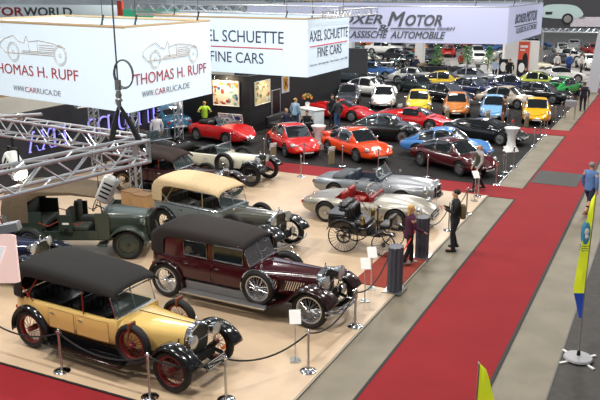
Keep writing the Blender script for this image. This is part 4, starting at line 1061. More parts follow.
# -- second banner
cS = (-14.1, 29.84); dA = (-.998, .061); dB = (-.011, 1.0); rd = (-dA[0], -dA[1], 0)
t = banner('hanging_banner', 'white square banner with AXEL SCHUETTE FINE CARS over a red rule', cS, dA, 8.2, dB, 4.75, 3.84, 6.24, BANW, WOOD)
text('AXEL SCHUETTE', 'lettering', TNV, t, on(cS, dA, 6.1, 5.2, .035, -1), rd, 4.98, .52)
text('FINE CARS', 'lettering', TNV, t, on(cS, dA, 5.0, 4.3, .035, -1), rd, 2.85, .47)
text('AXEL SCHUETTE', 'lettering', TNV, t, on(cS, dB, .2, 5.3), dB, 4.35, .46)
text('FINE CARS', 'lettering', TNV, t, on(cS, dB, 1.05, 4.6), dB, 2.75, .42)
text('best cars - best expertise - best services - since 1988', 'lettering', TGR, t, on(cS, dB, .25, 4.24), dB, 4.3, .13)
RR = mat('rule_red', '#d8394a', .6)
for d, a, b, z, sg in ((dA, 5.9, 1.17, 4.98, -1), (dB, .25, 4.5, 5.1, 1)):
    q = MB(); q.tube([on(cS, d, a, z, .035, sg), on(cS, d, b, z, .035, sg)], .025, 4); q.build('red_rule', RR, t)
# -- third banner
cB = (-10.66, 54.82); dA = (-.971, -.241); dB = (.010, 1.0); rd = (-dA[0], -dA[1], 0)
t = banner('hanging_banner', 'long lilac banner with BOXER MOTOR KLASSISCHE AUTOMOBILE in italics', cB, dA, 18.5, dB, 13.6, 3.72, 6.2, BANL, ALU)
for s_, a, b, z, h in (('B', 12.4, 11.65, 5.0, .78), ('OXER', 11.55, 8.65, 5.0, .62), ('M', 8.25, 7.05, 4.86, .98), ('OTOR', 6.98, 4.5, 4.9, .74)):
    text(s_, 'lettering', TDK, t, on(cB, dA, a, z, .06, -1), rd, a-b, h, .3, bold=.05)
text('GmbH', 'lettering', TDK, t, on(cB, dA, 4.75, 4.62, .06, -1), rd, 1.2, .24, .3, bold=.015)
text('&', 'lettering', TDK, t, on(cB, dA, 8.85, 4.5, .06, -1), rd, .7, .46, 0, bold=.03)
text('KLASSISCHE  AUTOMOBILE', 'lettering', TDK, t, on(cB, dA, 11.5, 4.02, .06, -1), rd, 7.3, .48, .3, bold=.03)
for a, b in ((12.6, 8.95), (8.0, 4.9)):
    q = MB(); q.tube([on(cB, dA, a, 4.72, .06, -1), on(cB, dA, b, 4.72, .06, -1)], .04, 4); q.build('rule', TDK, t)
for s_, a, wd, z, h in (('BOXER', 2.2, 3.8, 5.0, .62), ('MOTOR', 6.3, 4.4, 4.95, .78)): text(s_, 'lettering', TDK, t, on(cB, dB, a, z, .06), dB, wd, h, .3, bold=.05)
text('KLASSISCHE AUTOMOBILE', 'lettering', TDK, t, on(cB, dB, 2.9, 4.28, .06), dB, 8.2, .4, .2, bold=.015)
q = MB(); q.tube([on(cB, dB, 2.3, 4.8, .06), on(cB, dB, 11, 4.8, .06)], .04, 4); q.build('rule', TDK, t)
# -- grey red-lettered sign at far left
cM = (-46.71, 44.06); d = (.971, .241)
t = thing('hall_sign', 'curved grey hanging sign reading MOTORWORLD in red and grey at far left', 'sign', (0, 0, 0))
q = MB(); P = [on(cM, d, u, 0, 0, 1) for u in (-6, 0, 3, 6, 9.9)]
q.loft([[(p[0], p[1], 4.6) for p in P], [(p[0], p[1], 6.26) for p in P]], False); o = q.build('panel', mat('sign_grey', '#b9c5ca', .5, emit=.3), t); solid(o, .05)  # emission added to the panel to mimic hall brightness
text('MOTOR', 'lettering', mat('sign_red', '#b5343a', .6), t, on(cM, d, -2.45, 5.42, .08), d, 4.5, .62, bold=.05)
text('WORLD', 'lettering', TDK, t, on(cM, d, 2.15, 5.42, .08), d, 3.9, .62, bold=.05)
q = MB(); q.box(on(cM, d, 4.2, 5.12, .08), (4, .05, .06), math.atan2(.241, .971)); q.build('underline_swoosh', LB, t)
# -- green sign, red post
cG = (-34.93, 44.21)
t = thing('hall_sign', 'long green sign with a pale text band above the near banner', 'sign', (0, 0, 0))
q = MB(); q.box(on(cG, d, 2.0, 5.75, 0), (4.2, .08, .6), math.atan2(.241, .971)); q.build('panel', mat('sign_green', '#3fb489', .6, emit=.35), t)  # green panel glows by added emission, imitating hall light
q = MB(); q.box(on(cG, d, 2.4, 5.72, .05), (3.2, .03, .22), math.atan2(.241, .971)); q.build('text_band', WHITE, t)
q = MB(); q.box(on(cG, d, -.3, 6.1, 0), (.35, .3, 1.0), math.atan2(.241, .971)); tag(q.build('sign_post', mat('orange_red', '#e2553f', .6)), 'orange red upright panel at the left end of the green sign', 'post')
# -- billboard
cV = (-11.77, 77.62); t = thing('billboard', 'large dark billboard showing the front half of a silver roadster', 'billboard', (0, 0, 0)); a = math.atan2(.241, .971)
q = MB(); q.box(on(cV, d, 2.6, 5.25, 0), (5.6, .1, 3.0), a); q.build('panel', mat('poster_dark', '#35363c', .6), t)
q = MB(); q.box(on(cV, d, 3.9, 4.35, .06), (2.9, .02, .9), a); q.build('pale_ground', mat('poster_ground', '#b9b4bd', .6), t)
Mx = Matrix(((d[0], 0, d[1], 0), (d[1], 0, -d[0], 0), (0, 1, 0, 0), (0, 0, 0, 1)))
def flat(poly, m, off, nm):
    o_ = Vector(on(cV, d, 0, 0, off)); M = Matrix.Translation(o_) @ Mx; q = MB(); q.prism(poly, .01, M); return q.build(nm, m, t)
flat(chaikin([(-.2, 5.0), (-.2, 5.75), (.5, 5.95), (2.2, 5.95), (3.0, 5.75), (3.5, 5.2), (3.55, 4.9), (3.0, 4.62), (1.2, 4.6), (-.2, 4.75)], 2), mat('poster_silver', '#a9bfbe', .5), .07, 'printed_car')
q = MB(); q.lathe([(.52, 0), (.52, .01), (.001, .012)], 22); q.xf(Matrix.Translation(Vector(on(cV, d, 2.15, 4.6, .085))) @ Mx); q.build('printed_wheel', LB, t)
q = MB(); q.lathe([(.34, 0), (.34, .02), (.001, .022)], 22); q.xf(Matrix.Translation(Vector(on(cV, d, 2.15, 4.6, .095))) @ Mx); q.build('printed_hubcap', STEEL, t)
flat([(.1, 5.0), (.7, 5.0), (.75, 5.25), (.1, 5.25)], LB, .085, 'printed_vent'); flat([(3.2, 4.65), (3.7, 4.7), (3.7, 4.82), (3.2, 4.8)], STEEL, .085, 'printed_bumper')

# ================================================================== TRUSSES
def truss(name, label, A, B, size=.29, r=.025, group=None, n=None, cat='truss'):
    t = thing(name, label, cat, (0, 0, 0), 0, group); A, B = Vector(A), Vector(B); D = (B-A).normalized(); L = (B-A).length
    if abs(D.z) > .9: U = Vector((1, 0, 0)); S_ = Vector((0, 1, 0))
    else: S_ = D.cross(Vector((0, 0, 1))).normalized(); U = S_.cross(D).normalized()
    h = size/2; cs = [(-h, -h), (h, -h), (h, h), (-h, h)]
    for a, b in cs:
        q = MB(); q.tube([A+S_*a+U*b, B+S_*a+U*b], r, 8); q.build('chord', ALU, t)
    n = n or max(2, int(L/size)); q = MB()
    for f in range(4):
        a, b = cs[f], cs[(f+1) % 4]
        for i in range(n):
            p = A+D*L*i/n; p2 = A+D*L*(i+1)/n; u, v = (a, b) if i % 2 == 0 else (b, a)
            q.tube([p+S_*u[0]+U*u[1], p2+S_*v[0]+U*v[1]], r*.5, 5)
    for e in (A, B):
        for f in range(4): a, b = cs[f], cs[(f+1) % 4]; q.tube([e+S_*a[0]+U*a[1], e+S_*b[0]+U*b[1]], r*.7, 6)
    q.build('lattice', ALU, t); return t
E1 = Vector((-6.55, 8.50, 5.40))
d1 = Vector((.161, .987, 0)); d2 = Vector((-.991, .136, 0))
truss('rigging_truss', 'thick aluminium lattice truss running from lower left to the sling', E1-d1*3.6, E1+d1*.0, .29, .026, n=10)
truss('rigging_truss', 'aluminium lattice truss running back left behind the front truss', E1+d2*.2+d1*.15, E1+d2*4.2+d1*.15, .27, .02, n=15)
q = MB(); q.tube([(-10.2, 8.6, 5.55), (-8.6, 8.75, 5.72)], .024, 8); o = q.build('loose_pipe', ALU); tag(o, 'short aluminium pipe clamped on the rear truss', 'pipe')
q = MB(); q.lathe([(.05, -.05), (.06, 0), (.05, .05)], 10, (-9.0, 8.72, 5.66), 'X', True); q.build('clamp', STEEL, o)
# hoist, hook, sling, cable ring
t = thing('chain_hoist_hook', 'steel cable with hook and ring hanging over the truss corner', 'hoist', (0, 0, 0))
hx, hy = -6.80, 8.37
q = MB(); q.tube([(hx-.05, hy, 12), (hx, hy, 6.35)], .012, 5); q.build('steel_cable', TDK, t)
q = MB(); q.tube([(hx+.1+.16*math.cos(a), hy, 6.45+.19*math.sin(a)) for a in [2*PI*i/24 for i in range(24)]], .012, 5, True); q.tube([(hx+.1+.155*math.cos(a), hy+.02, 6.46+.185*math.sin(a)) for a in [2*PI*i/24 for i in range(24)]], .008, 5, True); q.build('cable_coil', TDK, t)
q = MB(); q.box((hx, hy, 6.3), (.07, .05, .14)); q.lathe([(.03, 0), (.045, .04), (.03, .1)], 10, (hx, hy, 6.12)); q.tube([(hx+.05*math.cos(a), hy, 6.08+.06*math.sin(a)) for a in [2*PI*i/12 for i in range(11)]], .014, 6); q.build('hook', STEEL, t)
t = thing('lifting_sling', 'black looped lifting sling wrapped round the truss end', 'sling', (0, 0, 0)); BK = mat('webbing_black', '#1b1b20', .8)
for p in ((hx-.12, hy-.12, 5.38), (hx+.26, hy+.14, 5.42)):
    q = MB(); q.tube([(hx, hy, 6.03), ((hx+p[0])/2, (hy+p[1])/2, 5.75), p], [.02, .04, .045], 6); q.build('webbing_strap', BK, t)
q = MB(); q.tube([(hx, hy, 6.1), (hx, hy, 5.96)], .03, 8); q.build('shackle', CHROME, t)
# spotlight heads
def spot(label, loc, rz, ry, sc=1, on_=0):
    t = thing('stage_light', label, 'spotlight', loc, rz)
    M = Matrix.Rotation(ry, 4, 'Y') @ Matrix.Scale(sc, 4)
    q = MB(); q.rbox((0, 0, 0), (.2, .17, .34), .04); q.xf(M); q.build('housing', mat('lamp_white', '#cfd3d2', .5), t)
    q = MB()
    for k in range(4): q.box((0, -.088, -.1+k*.06), (.12, .01, .02))
    q.xf(M); q.build('vent_slots', DARK, t)
    q = MB(); q.lathe([(.001, -.02), (.08, -.01), (.085, 0), (.001, .005)], 16, (0, 0, -.175)); q.xf(M); q.build('lens', mat('lit_lens', '#fff6dc', .2, emit=on_) if on_ else LENS, t)
    q = MB(); q.tube([(-.12*sc, 0, 0), (-.12*sc, 0, .22*sc), (.12*sc, 0, .22*sc), (.12*sc, 0, 0)], .012, 5); q.tube([(0, 0, .22*sc), (0, 0, .34*sc)], .02, 6); q.build('yoke', BK, t)
    return t
spot('grey white spotlight hanging under the truss corner', (-7.0, 8.25, 4.85), .4, .45, 1.1)
spot('glaring switched-on spotlight at the left edge on the truss', (-7.10, 6.7, 5.5), -.3, -.9, 1.0, 14)
t = thing('light_panel', 'pink white soft light panel with pale chevron at lower left edge', 'light panel', (-6.47, 5.73, 4.74), math.radians(25))
q = MB(); q.rbox((0, 0, -.03), (.45, .06, .56), .02); q.build('diffuser', mat('pink_diffuser', '#f2cfc6', .5, emit=.7), t)
q = MB(); q.box((.04, -.02, .31), (.5, .12, .09), 0, -.2); q.build('metal_strip', ALU, t)
q = MB(); q.prism([(-.12, -.1), (-.02, .12), (.10, .12), (.0, -.1)], .01, Matrix(((1, 0, 0, .02), (0, 0, -1, -.031), (0, 1, 0, 0), (0, 0, 0, 1)))); q.build('chevron', mat('chevron_white', '#ffffff', .5, emit=.5), t)
q = MB(); q.tube([(-.05, 0, .34), (-.05, 0, .8)], .014, 5); q.tube([(.1, 0, .36), (.02, .02, .55), (-.03, 0, .8)], .008, 5); q.build('cable', mat('red_cable', '#7a2028', .6), t)
truss('support_tower', 'slim white lattice tower behind the beige boxes', (-17.4, 22.1, 0), (-17.4, 22.1, 3.9), .29, .025, n=13, cat='truss tower')
truss('support_tower', 'slim white lattice tower beside the woman in green', (-22.3, 32.0, 0), (-22.3, 32.0, 4.0), .3, .025, n=13, cat='truss tower')
truss('support_tower', 'short white lattice tower behind the truss corner sling', (-21.6, 24.9, 0), (-21.6, 24.9, 3.6), .29, .025, n=13, cat='truss tower')
truss('cross_truss', 'short warm-lit horizontal truss over the anthracite wall', (-21.7, 24.0, 2.95), (-20.6, 26.6, 2.95), .22, .022, n=10)
t = thing('flood_lamp', 'small glowing warm floodlight on the horizontal truss', 'lamp', (-21.6, 24.3, 3.2))
q = MB(); q.lathe([(.001, -.1), (.1, -.05), (.13, 0)], 14, axis='X'); q.build('reflector', CHROME, t); q = MB(); q.ellip((.02, 0, 0), (.06, .11, .11)); q.build('bulb', mat('warm_bulb', '#ffd9a0', .5, emit=12), t)
truss('banner_truss', 'long slim truss along the top of the second banner', (-24, 31.1, 6.6), (-12.8, 30.4, 6.6), .35, .03, n=30)
truss('banner_truss', 'side truss behind the second banner at its right end', (-13.4, 30.2, 6.45), (-13.4, 36, 6.45), .3, .03, n=16)
truss('far_truss', 'distant horizontal truss beneath the car billboard', (-12.5, 82, 3.5), (-4.5, 84, 3.5), .7, .07, n=12)

for x, y in ((-12.4, 82), (-4.6, 84)):
    wall('column_truss_leg', x-.12, x+.12, y+.1, y+.34, 3.2, STEEL)
# gallery far behind
q = MB(); q.box((-30, 108, 4.9), (180, 6, .5)); struct('beam_gallery', q, mat('gallery_grey', '#b4bdc0', .7, emit=.35))  # emission lifts the front face that the overhead lamps leave dark
t = thing('gallery_railing', 'pale tubular railing along the far upper gallery', 'railing', (0, 0, 0))
q = MB()
for z in (5.3, 5.6, 5.9, 6.2): q.tube([(-105, 104.9, z), (45, 104.9, z)], .05, 4)
for i in range(76): q.tube([(-105+i*2, 104.9, 5.1), (-105+i*2, 104.9, 6.2)], .05, 4)
q.build('rails', mat('rail_white', '#cdd6d8', .5, emit=.3), t)  # rails emit a little, hall light put into their colour
q = MB()
for i in range(20): q.box((-100+i*7.3, 110.5, 6.8), (3.2, .1, 1.2))
q.build('glass_panels', mat('gallery_glass', '#9cc3d6', .3, emit=.25), t)  # emission puts hall brightness into the panes, no lamp behind them
wall('column_1', -20.45, -19.75, 65.2, 65.9, 4.5, WW); wall('column_2', -26.2, -25.3, 62.6, 63.3, 4.5, WW); wall('column_3', -15.9, -15.2, 80, 80.7, 4.5, WW)
q = MB(); q.loft([[(-5.75, 60.7, 0), (-4.95, 60.7, 0), (-4.95, 61.5, 0), (-5.75, 61.5, 0)], [(-5.3, 60.7, 4.5), (-4.4, 60.7, 4.5), (-4.4, 61.5, 4.5), (-5.3, 61.5, 4.5)]], True, True); struct('column_4', q, mat('pale_grey_column', '#b9bbc4', .7))
q = MB(); q.box((-11.6, 67.33, 1.7), (.9, .06, 2.8)); p = q.build('poster', mat('orange_poster', '#e0583c', .6, noise=.1)); tag(p, 'tall orange poster with dark car and pale text on the white wall', 'poster')
q = MB(); q.box((-11.6, 67.28, 2.7), (.6, .02, .2)); q.box((-11.7, 67.28, 2.4), (.4, .02, .1)); q.build('text_lines', WHITE, p)
q = MB(); q.ellip((-11.45, 67.28, 1.3), (.25, .02, .9)); q.build('dark_car_shape', LB, p)
for i, (x, lb) in enumerate(((-13.4, 'left'), (-11.9, 'right'))):
    q = MB(); q.box((0, 0, .95), (.75, .08, 1.5)); p = q.build('display_board', LB, None, (x+.4, 66.2, 0)); tag(p, f'dark portrait display board on the {lb} before the white wall', 'display board')
    q = MB(); q.ellip((0, -.05, 1.05), (.25, .01, .4)); q.build('printed_portrait', WHITE, p); q = MB(); q.tube([(-.3, 0, .25), (-.3, 0, 0)], .03, 5); q.tube([(.3, 0, .25), (.3, 0, 0)], .03, 5); q.build('feet', STEEL, p)
# ================================================================== VINTAGE CARS ON THE PLATFORM
RD = math.radians
HUBR = mat('red_hub', '#7c1f1c', .4)
DKRED = mat('dark_red_wheel', '#6e1a1a', .4); SILVW = mat('wire_silver', '#b9bcc0', .25, .8)
Z = .016
vintage('touring_car', 'yellow vintage tourer with black folding top and dark red wheels', dict(bars=0, L=3.85, tw=.17, r=.45, body='#e8c578', fender='#0d0d10', wheel=DKRED, hub=DKRED, style='open', top='#171615', cowl=.50, belt=1.13, bw=.72, hw=.31, radp=2.6, zt=1.93, ze=1.66, lamp=(2.20, .37, .97, .14), plate=1, ind=1, bumper=0, strap=1, spare=1, sx=.98, sz=.78, rbw=.3, tx=.2, trimmat=BLACKP, rbx=.75, farc=(18, 128), fy=(.50, .87), louvres=2, rad=.05, rad_top=1.16, doors=[(-.55, .3), (-1.35, -.62)], qx=.42), (-9.90, 11.80, Z), RD(-4))
vintage('limousine', 'maroon vintage limousine with black-brown fabric roof and chrome wire wheels', dict(L=4.05, r=.46, tw=.18, rbw=.24, body='#3a0d15', fender='#200609', wheel=SILVW, style='sedan', top='#1d1514', cowl=.42, belt=1.17, bw=.74, hw=.33, radp=4, zt=1.86, ze=1.63, rad_top=1.2, lamp=(2.28, .40, 1.02, .185), lamp2=(2.36, .37, .66, .13), bumper=2, win=[(-1.45, -.78), (-.58, .24)], doors=[(-.6, .38), (-1.5, -.68)], spare_ring=1, louvre_mat=CHROME, louvres=22, sx=.66, ws=(.46, .2), qx=.5, tail=.55, rbmat=mat('ribbed_board', '#8d8d90', .35, .6), fy=(.40, .92)), (-8.86, 15.5, Z), RD(-2))
vintage('touring_car', 'grey-green vintage tourer with cream fabric top behind the maroon limousine', dict(L=3.8, r=.45, tw=.17, body='#737b7b', fender='#1f2225', hood='#4d4d44', wheel=mat('wheel_dark', '#2f3230', .4), style='open', top='#d6bc92', cowl=.35, belt=1.15, bw=.74, hw=.31, radp=4, zt=1.9, ze=1.66, lamp=(2.0, .38, 1.0, .16), lamp2=(2.2, .33, .62, .11), bumper=1, sx=.8, bowmat=mat('wood_bow', '#9c8866', .5), inmat=mat('grey_leather', '#3b3a38', .5), rad_top=1.2, moulding=CHROME), (-11.85, 19.35, Z), RD(-7))
jj = jeep((-15.1, 16.7, Z), RD(25)); jj.scale = (1.15, 1.06, 1.1)
vintage('touring_car', 'dark blue vintage car with chrome lamps at left edge, mostly hidden', dict(L=3.3, r=.40, body='#1a2140', fender='#20252f', wheel=SILVW, style='down', top='#22242c', cowl=.4, belt=1.08, lamp=(1.7, .34, .98, .15), hw=.3, bumper=1), (-16.25, 14.1, Z), RD(9))
vintage('touring_car', 'dark maroon vintage car with low brown top beneath the lattice tower', dict(L=3.9, r=.45, tw=.17, body='#3a1216', fender='#250b0f', wheel=mat('brass_wheel', '#8c6f45', .4, .5), style='open', top='#33231c', cowl=.4, belt=1.1, zt=1.72, ze=1.5, ws=(.38, .16), hw=.3, bumper=0, lamp=(1.9, .36, .98, .16), rows=1, qx=.7), (-16.3, 23.2, Z), RD(1))
vintage('roadster', 'cream vintage roadster with black wings and spare wheel on its flank', dict(L=3.25, r=.46, tw=.18, body='#e0d8c0', fender='#0f1013', wheel=mat('wheel_black', '#1d1d1f', .4), style='down', top='#23211f', cowl=.1, belt=1.08, bw=.68, hw=.31, radp=5, rows=1, rad_top=1.12, lamp=(1.78, .36, .95, .15), bumper=0, sx=.42, sz=.8, rbx=.8, doors=[(-.6, .0)], ws=(.34, .14), louvres=4, louvre_mat=CHROME), (-16.05, 26.2, Z), RD(-2))
vintage('roadster', 'low brown-topped vintage car behind the cream roadster', dict(L=3.1, r=.38, body='#2e2a27', fender='#1a1917', wheel=SILVW, style='down', top='#5a4a3c', cowl=.1, belt=1.0, rows=1, bumper=0), (-20.3, 27.6, .0), RD(-20))
benz((-7.65, 20.5, Z), RD(3))
modern('sports_roadster', 'champagne gold open roadster with red leather interior behind the motor carriage', SSL, (-8.72, 23.3, Z), RD(3), color=metallic('#a8a296'))
modern('convertible', 'silver-grey open convertible parked behind the champagne roadster', SCAB, (-9.35, 25.75, Z), RD(0), color=metallic('#8f9296'))
for p, lb in (((-16.8, 21.1), 'left'), ((-16.15, 20.9), 'right')):
    q = MB(); q.rbox((0, 0, .3), (.62, .55, .58), .03); o = q.build('wooden_box', mat('box_tan', '#b08a60', .6, noise=.15), None, (p[0], p[1], .016), -.1); tag(o, f'tan wooden box, the {lb} one of two before the lattice tower', 'box', 'wooden boxes by the lattice tower')
    q = MB(); q.box((0, 0, .6), (.64, .57, .03)); q.build('lid', mat('lid_brown', '#8c6a48', .6), o)

# ================================================================== SPORTS CARS BEHIND
def M(nm, lb, S, p, a, c, **k): return modern(nm, lb, S, (p[0], p[1], .008), RD(a), color=c, **k)
F = mat('fuchs_rim', '#9da0a3', .3, .8)
S911 = var(S911, rim=F); SRS = var(SRS, rim=F)
r911 = M('sports_coupe', 'bright red rear-engined coupe facing the aisle beside the white bar table', S911, (-15.95, 32.2), -44, '#dc1f18')
M('sports_coupe', 'orange rear-engined coupe with ducktail spoiler in the middle row', SRS, (-12.85, 32.5), -33, '#ee4a1a')
M('open_sports_car', 'red open-topped sports car in front of the leaning canvas', S356C, (-20.3, 32.9), -14, '#d01c1e')
c356 = M('vintage_coupe', 'black rounded coupe behind the orange coupe', S356, (-13.0, 37.0), 5, '#1b1f1e')
b911 = M('sports_coupe', 'light blue rear-engined coupe behind the maroon coupe', S911, (-9.1, 34.3), 1, '#4a86c8')
M('sports_coupe', 'dark maroon rear-engined coupe beside the man in the waistcoat', S911, (-8.15, 31.95), -29, '#4b1219')
fer = M('wedge_sports_car', 'red wedge-shaped sports car left of the yellow front-facing coupe', SFER, (-17.6, 41.9), -6, '#cc1518')
dup(fer, (-12.7, 40.9, .008), RD(-4), 'red wedge-shaped sports car right behind the black rounded coupe', cat='car')
blk = dup(fer, (-8.3, 38.9, .008), RD(-14), 'low black sports car behind the white bar table at right', recol={paint('#cc1518').name: paint('#14161a')})
P0 = paint('#dc1f18').name
def d911(p, a, c, lb, group=None): return dup(r911, (p[0], p[1], .006), RD(a), lb, group, recol={P0: paint(c)})
G_ = 'coupes lined up facing the barrier'
d911((-14.3, 46.8), -73, '#e9c62f', 'yellow front-facing coupe between the white and the tan orange one', G_)
d911((-11.85, 46.7), -76, '#c97a35', 'tan orange front-facing coupe between yellow and light blue ones', G_)
d911((-9.5, 46.4), -79, '#7cb2e2', 'pale blue front-facing coupe behind the person in brown', G_)
d911((-7.0, 46.3), -80, '#f2b21c', 'golden yellow front-facing coupe at the right end of the row', G_)
d911((-17.0, 47.8), -71, '#e9e9e6', 'white front-facing coupe left of the yellow one', G_)
d911((-19.5, 47.7), -70, '#3b3f45', 'dark grey front-facing car left of the white coupes', G_)
d911((-22.2, 48.3), -66, '#8e1f26', 'dark red front-facing coupe near the grey wall', G_)
d911((-19.6, 51.9), -9, '#f1f1ee', 'white coupe with red side stripe seen from the side')
d911((-17.0, 55.0), -38, '#22322f', 'dark green coupe right of the white striped one')
P1 = paint('#1b1f1e').name
dup(c356, (-19.0, 60.2, .006), RD(4), 'silver rounded coupe behind the dark green coupe', recol={P1: paint('#b9bab6')})
d911((-15.9, 58.3), 8, '#e3bd22', 'yellow targa-roofed coupe below the white column')
d911((-13.7, 51.2), -28, '#17181b', 'black coupe behind the tan front-facing one')
d911((-12.9, 55.2), -25, '#1e2a4c', 'navy coupe diagonal in the middle of the crowd')
d911((-10.9, 58.2), 10, '#18234a', 'dark navy coupe seen from behind at the middle right')
d911((-9.6, 51.0), -18, '#b5a99a', 'grey beige coupe with dark flank behind the blue one')
d911((-8.0, 54.3), -14, '#181b20', 'black coupe left of the green one')
d911((-9.7, 61.0), -172, '#c9d23a', 'lime yellow coupe half hidden behind the black one')
d911((-7.1, 58.3), 72, '#27a04a', 'bright green coupe seen from behind at right')
d911((-14.6, 62.0), 5, '#8b8e92', 'grey coupe behind the yellow targa-roofed one')
ast = M('grand_tourer', 'big pearl white grand tourer behind the green coupe', SAST, (-8.4, 66.3), 26, '#ecebe6')
sed = M('saloon_car', 'white boxy saloon seen from behind in the far middle', SSED, (-17.7, 77.2), 108, '#ecece8')
PS = paint('#ecece8').name
def dsed(p, a, c, lb, group=None): return dup(sed, (p[0], p[1], .0), RD(a), lb, group, recol={PS: paint(c)} if c else None)
# light blue vintage saloon by the lettered wall
dsed((-25.1, 34.3), 152, '#3a6f92', 'mid blue old saloon beyond the anthracite wall beside the woman in green')
dsed((-27.0, 38.5), -20, '#e4e4e0', 'white old saloon roof behind the mid blue saloon')
old = vintage('vintage_roadster', 'cream open vintage car at far left of the column row', dict(L=3.2, r=.42, body='#ece3cb', fender='#e2dac4', style='down', top='#8a7a5c', cowl=.2, bumper=1, rows=1), (-28.7, 73.3, 0), RD(-25))
PO = {paint('#ece3cb').name: None}
def dold(p, a, c, f, lb): return dup(old, (p[0], p[1], 0), RD(a), lb, recol={paint('#ece3cb').name: paint(c), paint('#e2dac4').name: paint(f)})
dold((-24.0, 65.6), -12, '#17191b', '#1d1f20', 'black open vintage car left of the white column')
dold((-21.5, 69.2), 175, '#1b1d20', '#131416', 'black vintage tourer right of the white column')
dold((-17.3, 63.9), -4, '#2a2a2c', '#131416', 'dark vintage tourer behind the potted trees')
dold((-22.2, 56.2), 8, '#3f4a50', '#24282c', 'slate vintage car with upright black hood above the white coupe')
# distant rows
rnd = random.Random(11); far = [('white', '#e8e8e4'), ('silver', '#b5b8ba'), ('dark', '#24262b'), ('blue', '#2f5f9e'), ('red', '#b02420'), ('cream', '#e3dac0'), ('orange', '#dd7a26'), ('teal', '#4d8f92')]
k = 0
for row, (yy, x0, x1, st) in enumerate([(72.5, -24, -19, 3.0), (78.5, -31, -1, 3.1), (86, -35, 0, 3.3), (93.5, -39, 1, 3.5), (101, -42, 1, 3.8)]):
    x = x0
    while x < x1:
        if row == 1 and -21 < x < -14.5: x += st; continue
        nm, c = far[rnd.randrange(len(far))]; a = rnd.choice([-66, -78, 105, 95, 112, 10, 170]); lg = a in (10, 170); x += 1.0*lg; sed_ = rnd.random() < .5
        where = ['row just behind the columns', 'second distant row', 'third distant row', 'fourth distant row', 'last row under the gallery'][row]
        lb = f'small {nm} {"saloon" if sed_ else "coupe"} in the {where}'
        g = f'{nm} {"saloons" if sed_ else "coupes"} in the {where}'
        (dsed if sed_ else d911)((x, yy+rnd.uniform(-.4, .4)), a, c, lb, g); x += st+1.0*lg; k += 1
for x, y, a, c, nm, wh in ((-12.0, 72.0, 12, '#e3dac0', 'cream', 'just right of the orange poster'), (-5.5, 72.0, 100, '#b5b8ba', 'silver', 'beside the grey column foot'), (-23.4, 62.2, 20, '#2f5f9e', 'royal blue', 'between the two white columns')):
    dsed((x, y), a, c, f'{nm} saloon {wh}')
for x, c, nm in ((-49.5, '#e0b020', 'yellow'), (-44.2, '#d8902c', 'amber'), (-55, '#3f6f8f', 'blue'), (-38, '#c9c9c4', 'silver')):
    o = dsed((x, 107), 5, c, f'tiny {nm} car standing up on the far gallery'); o.location.z = 5.15
fl = dsed((-38.5, 49.0), 5, '#232428', 'dark low car roof just below the green sign'); fl.location.z = 0

# ================================================================== BARRIERS
def post(p, z=Z, h=.93, label=None, group='chrome barrier posts', proto=[None]):
    if proto[0] is None:
        t = thing('barrier_post', label, 'barrier post', (p[0], p[1], z), 0, group)
        q = MB(); q.lathe([(.001, .0), (.175, .0), (.175, .012), (.15, .03), (.05, .045), (.001, .05)], 20); q.build('base', CHROME, t)
        q = MB(); q.lathe([(.026, .04), (.026, .86)], 12); q.build('pole', STEEL, t)
        q = MB(); q.lathe([(.03, .84), (.036, .85), (.036, .90), (.02, .915), (.028, .93), (.001, .945)], 12); q.tube([(.03, 0, .87), (.06, 0, .885), (.075, 0, .86)], .008, 5); q.tube([(-.03, 0, .87), (-.06, 0, .885), (-.075, 0, .86)], .008, 5); q.build('cap', CHROME, t)
        proto[0] = t; return t
    return dup(proto[0], (p[0], p[1], z), 0, label, group)
RB = mat('black_rope', '#1a1a1c', .7)
fp = [((-12.9, 10.72), None), ((-10.55, 10.65), 'chrome barrier post before the yellow tourer rear wheel'), ((-8.31, 10.59), 'chrome barrier post nearest the yellow tourer front wheel, at bottom edge'), ((-6.95, 11.15), 'chrome barrier post cut by the bottom edge, right of the yellow tourer'),
      ((-6.02, 12.84), 'chrome barrier post near the maroon limousine front wheel'), ((-5.96, 15.25), 'chrome barrier post between the limousine bumper and the near pillar')]
for p, lb in fp[1:]: post(p, label=lb)
lbs = ['rope from the left edge to the first post', 'rope hanging across the yellow tourer running board', 'rope drooping past the yellow front wheel', 'rope rising right of the yellow tourer', 'rope before the limousine front wheel', 'rope']
pt = [(p[0], p[1], .87) for p, _ in fp]
for i in range(5): rope([pt[i], pt[i+1]], .018, 'black '+lbs[i], RB)
rope([pt[5], (-5.98, 17.48, .95)], .018, 'black rope from a post up to the near charcoal pillar', RB)
rp = [((-5.95, 23.3), 'chrome barrier post at the feet of the man in black'), ((-5.9, 25.4), 'chrome barrier post behind the man in black'), ((-6.06, 27.83), 'chrome barrier post at the back corner of the platform'), ]
for p, lb in rp: post(p, label=lb)
rope([(-5.97, 20.86, .95)]+[(p[0], p[1], .87) for p, _ in rp], .016, 'black rope along the platform edge behind the man in black', RB)
g2 = [((-22.3, 31.0), 'left of the cream roadster tail'), ((-18.6, 30.9), 'before the red open sports car'), ((-16.4, 30.2), 'between the open sports car and the red coupe'), ((-14.35, 30.1), 'before the red coupe'), ((-12.59, 30.3), 'left before the orange coupe'), ((-11.0, 30.5), 'right before the orange coupe'), ((-8.7, 30.1), 'left of the maroon coupe'), ((-5.86, 30.0), 'at the near corner of the charcoal stand')]
for p, lb in g2: post(p, 0, label='barrier post '+lb)
rope([(p[0], p[1], .87) for p, _ in g2], .014, 'black rope along the front of the charcoal stand', RB)
post((-13.37, 27.75), label='chrome barrier post at the back platform edge right of the cream roadster')
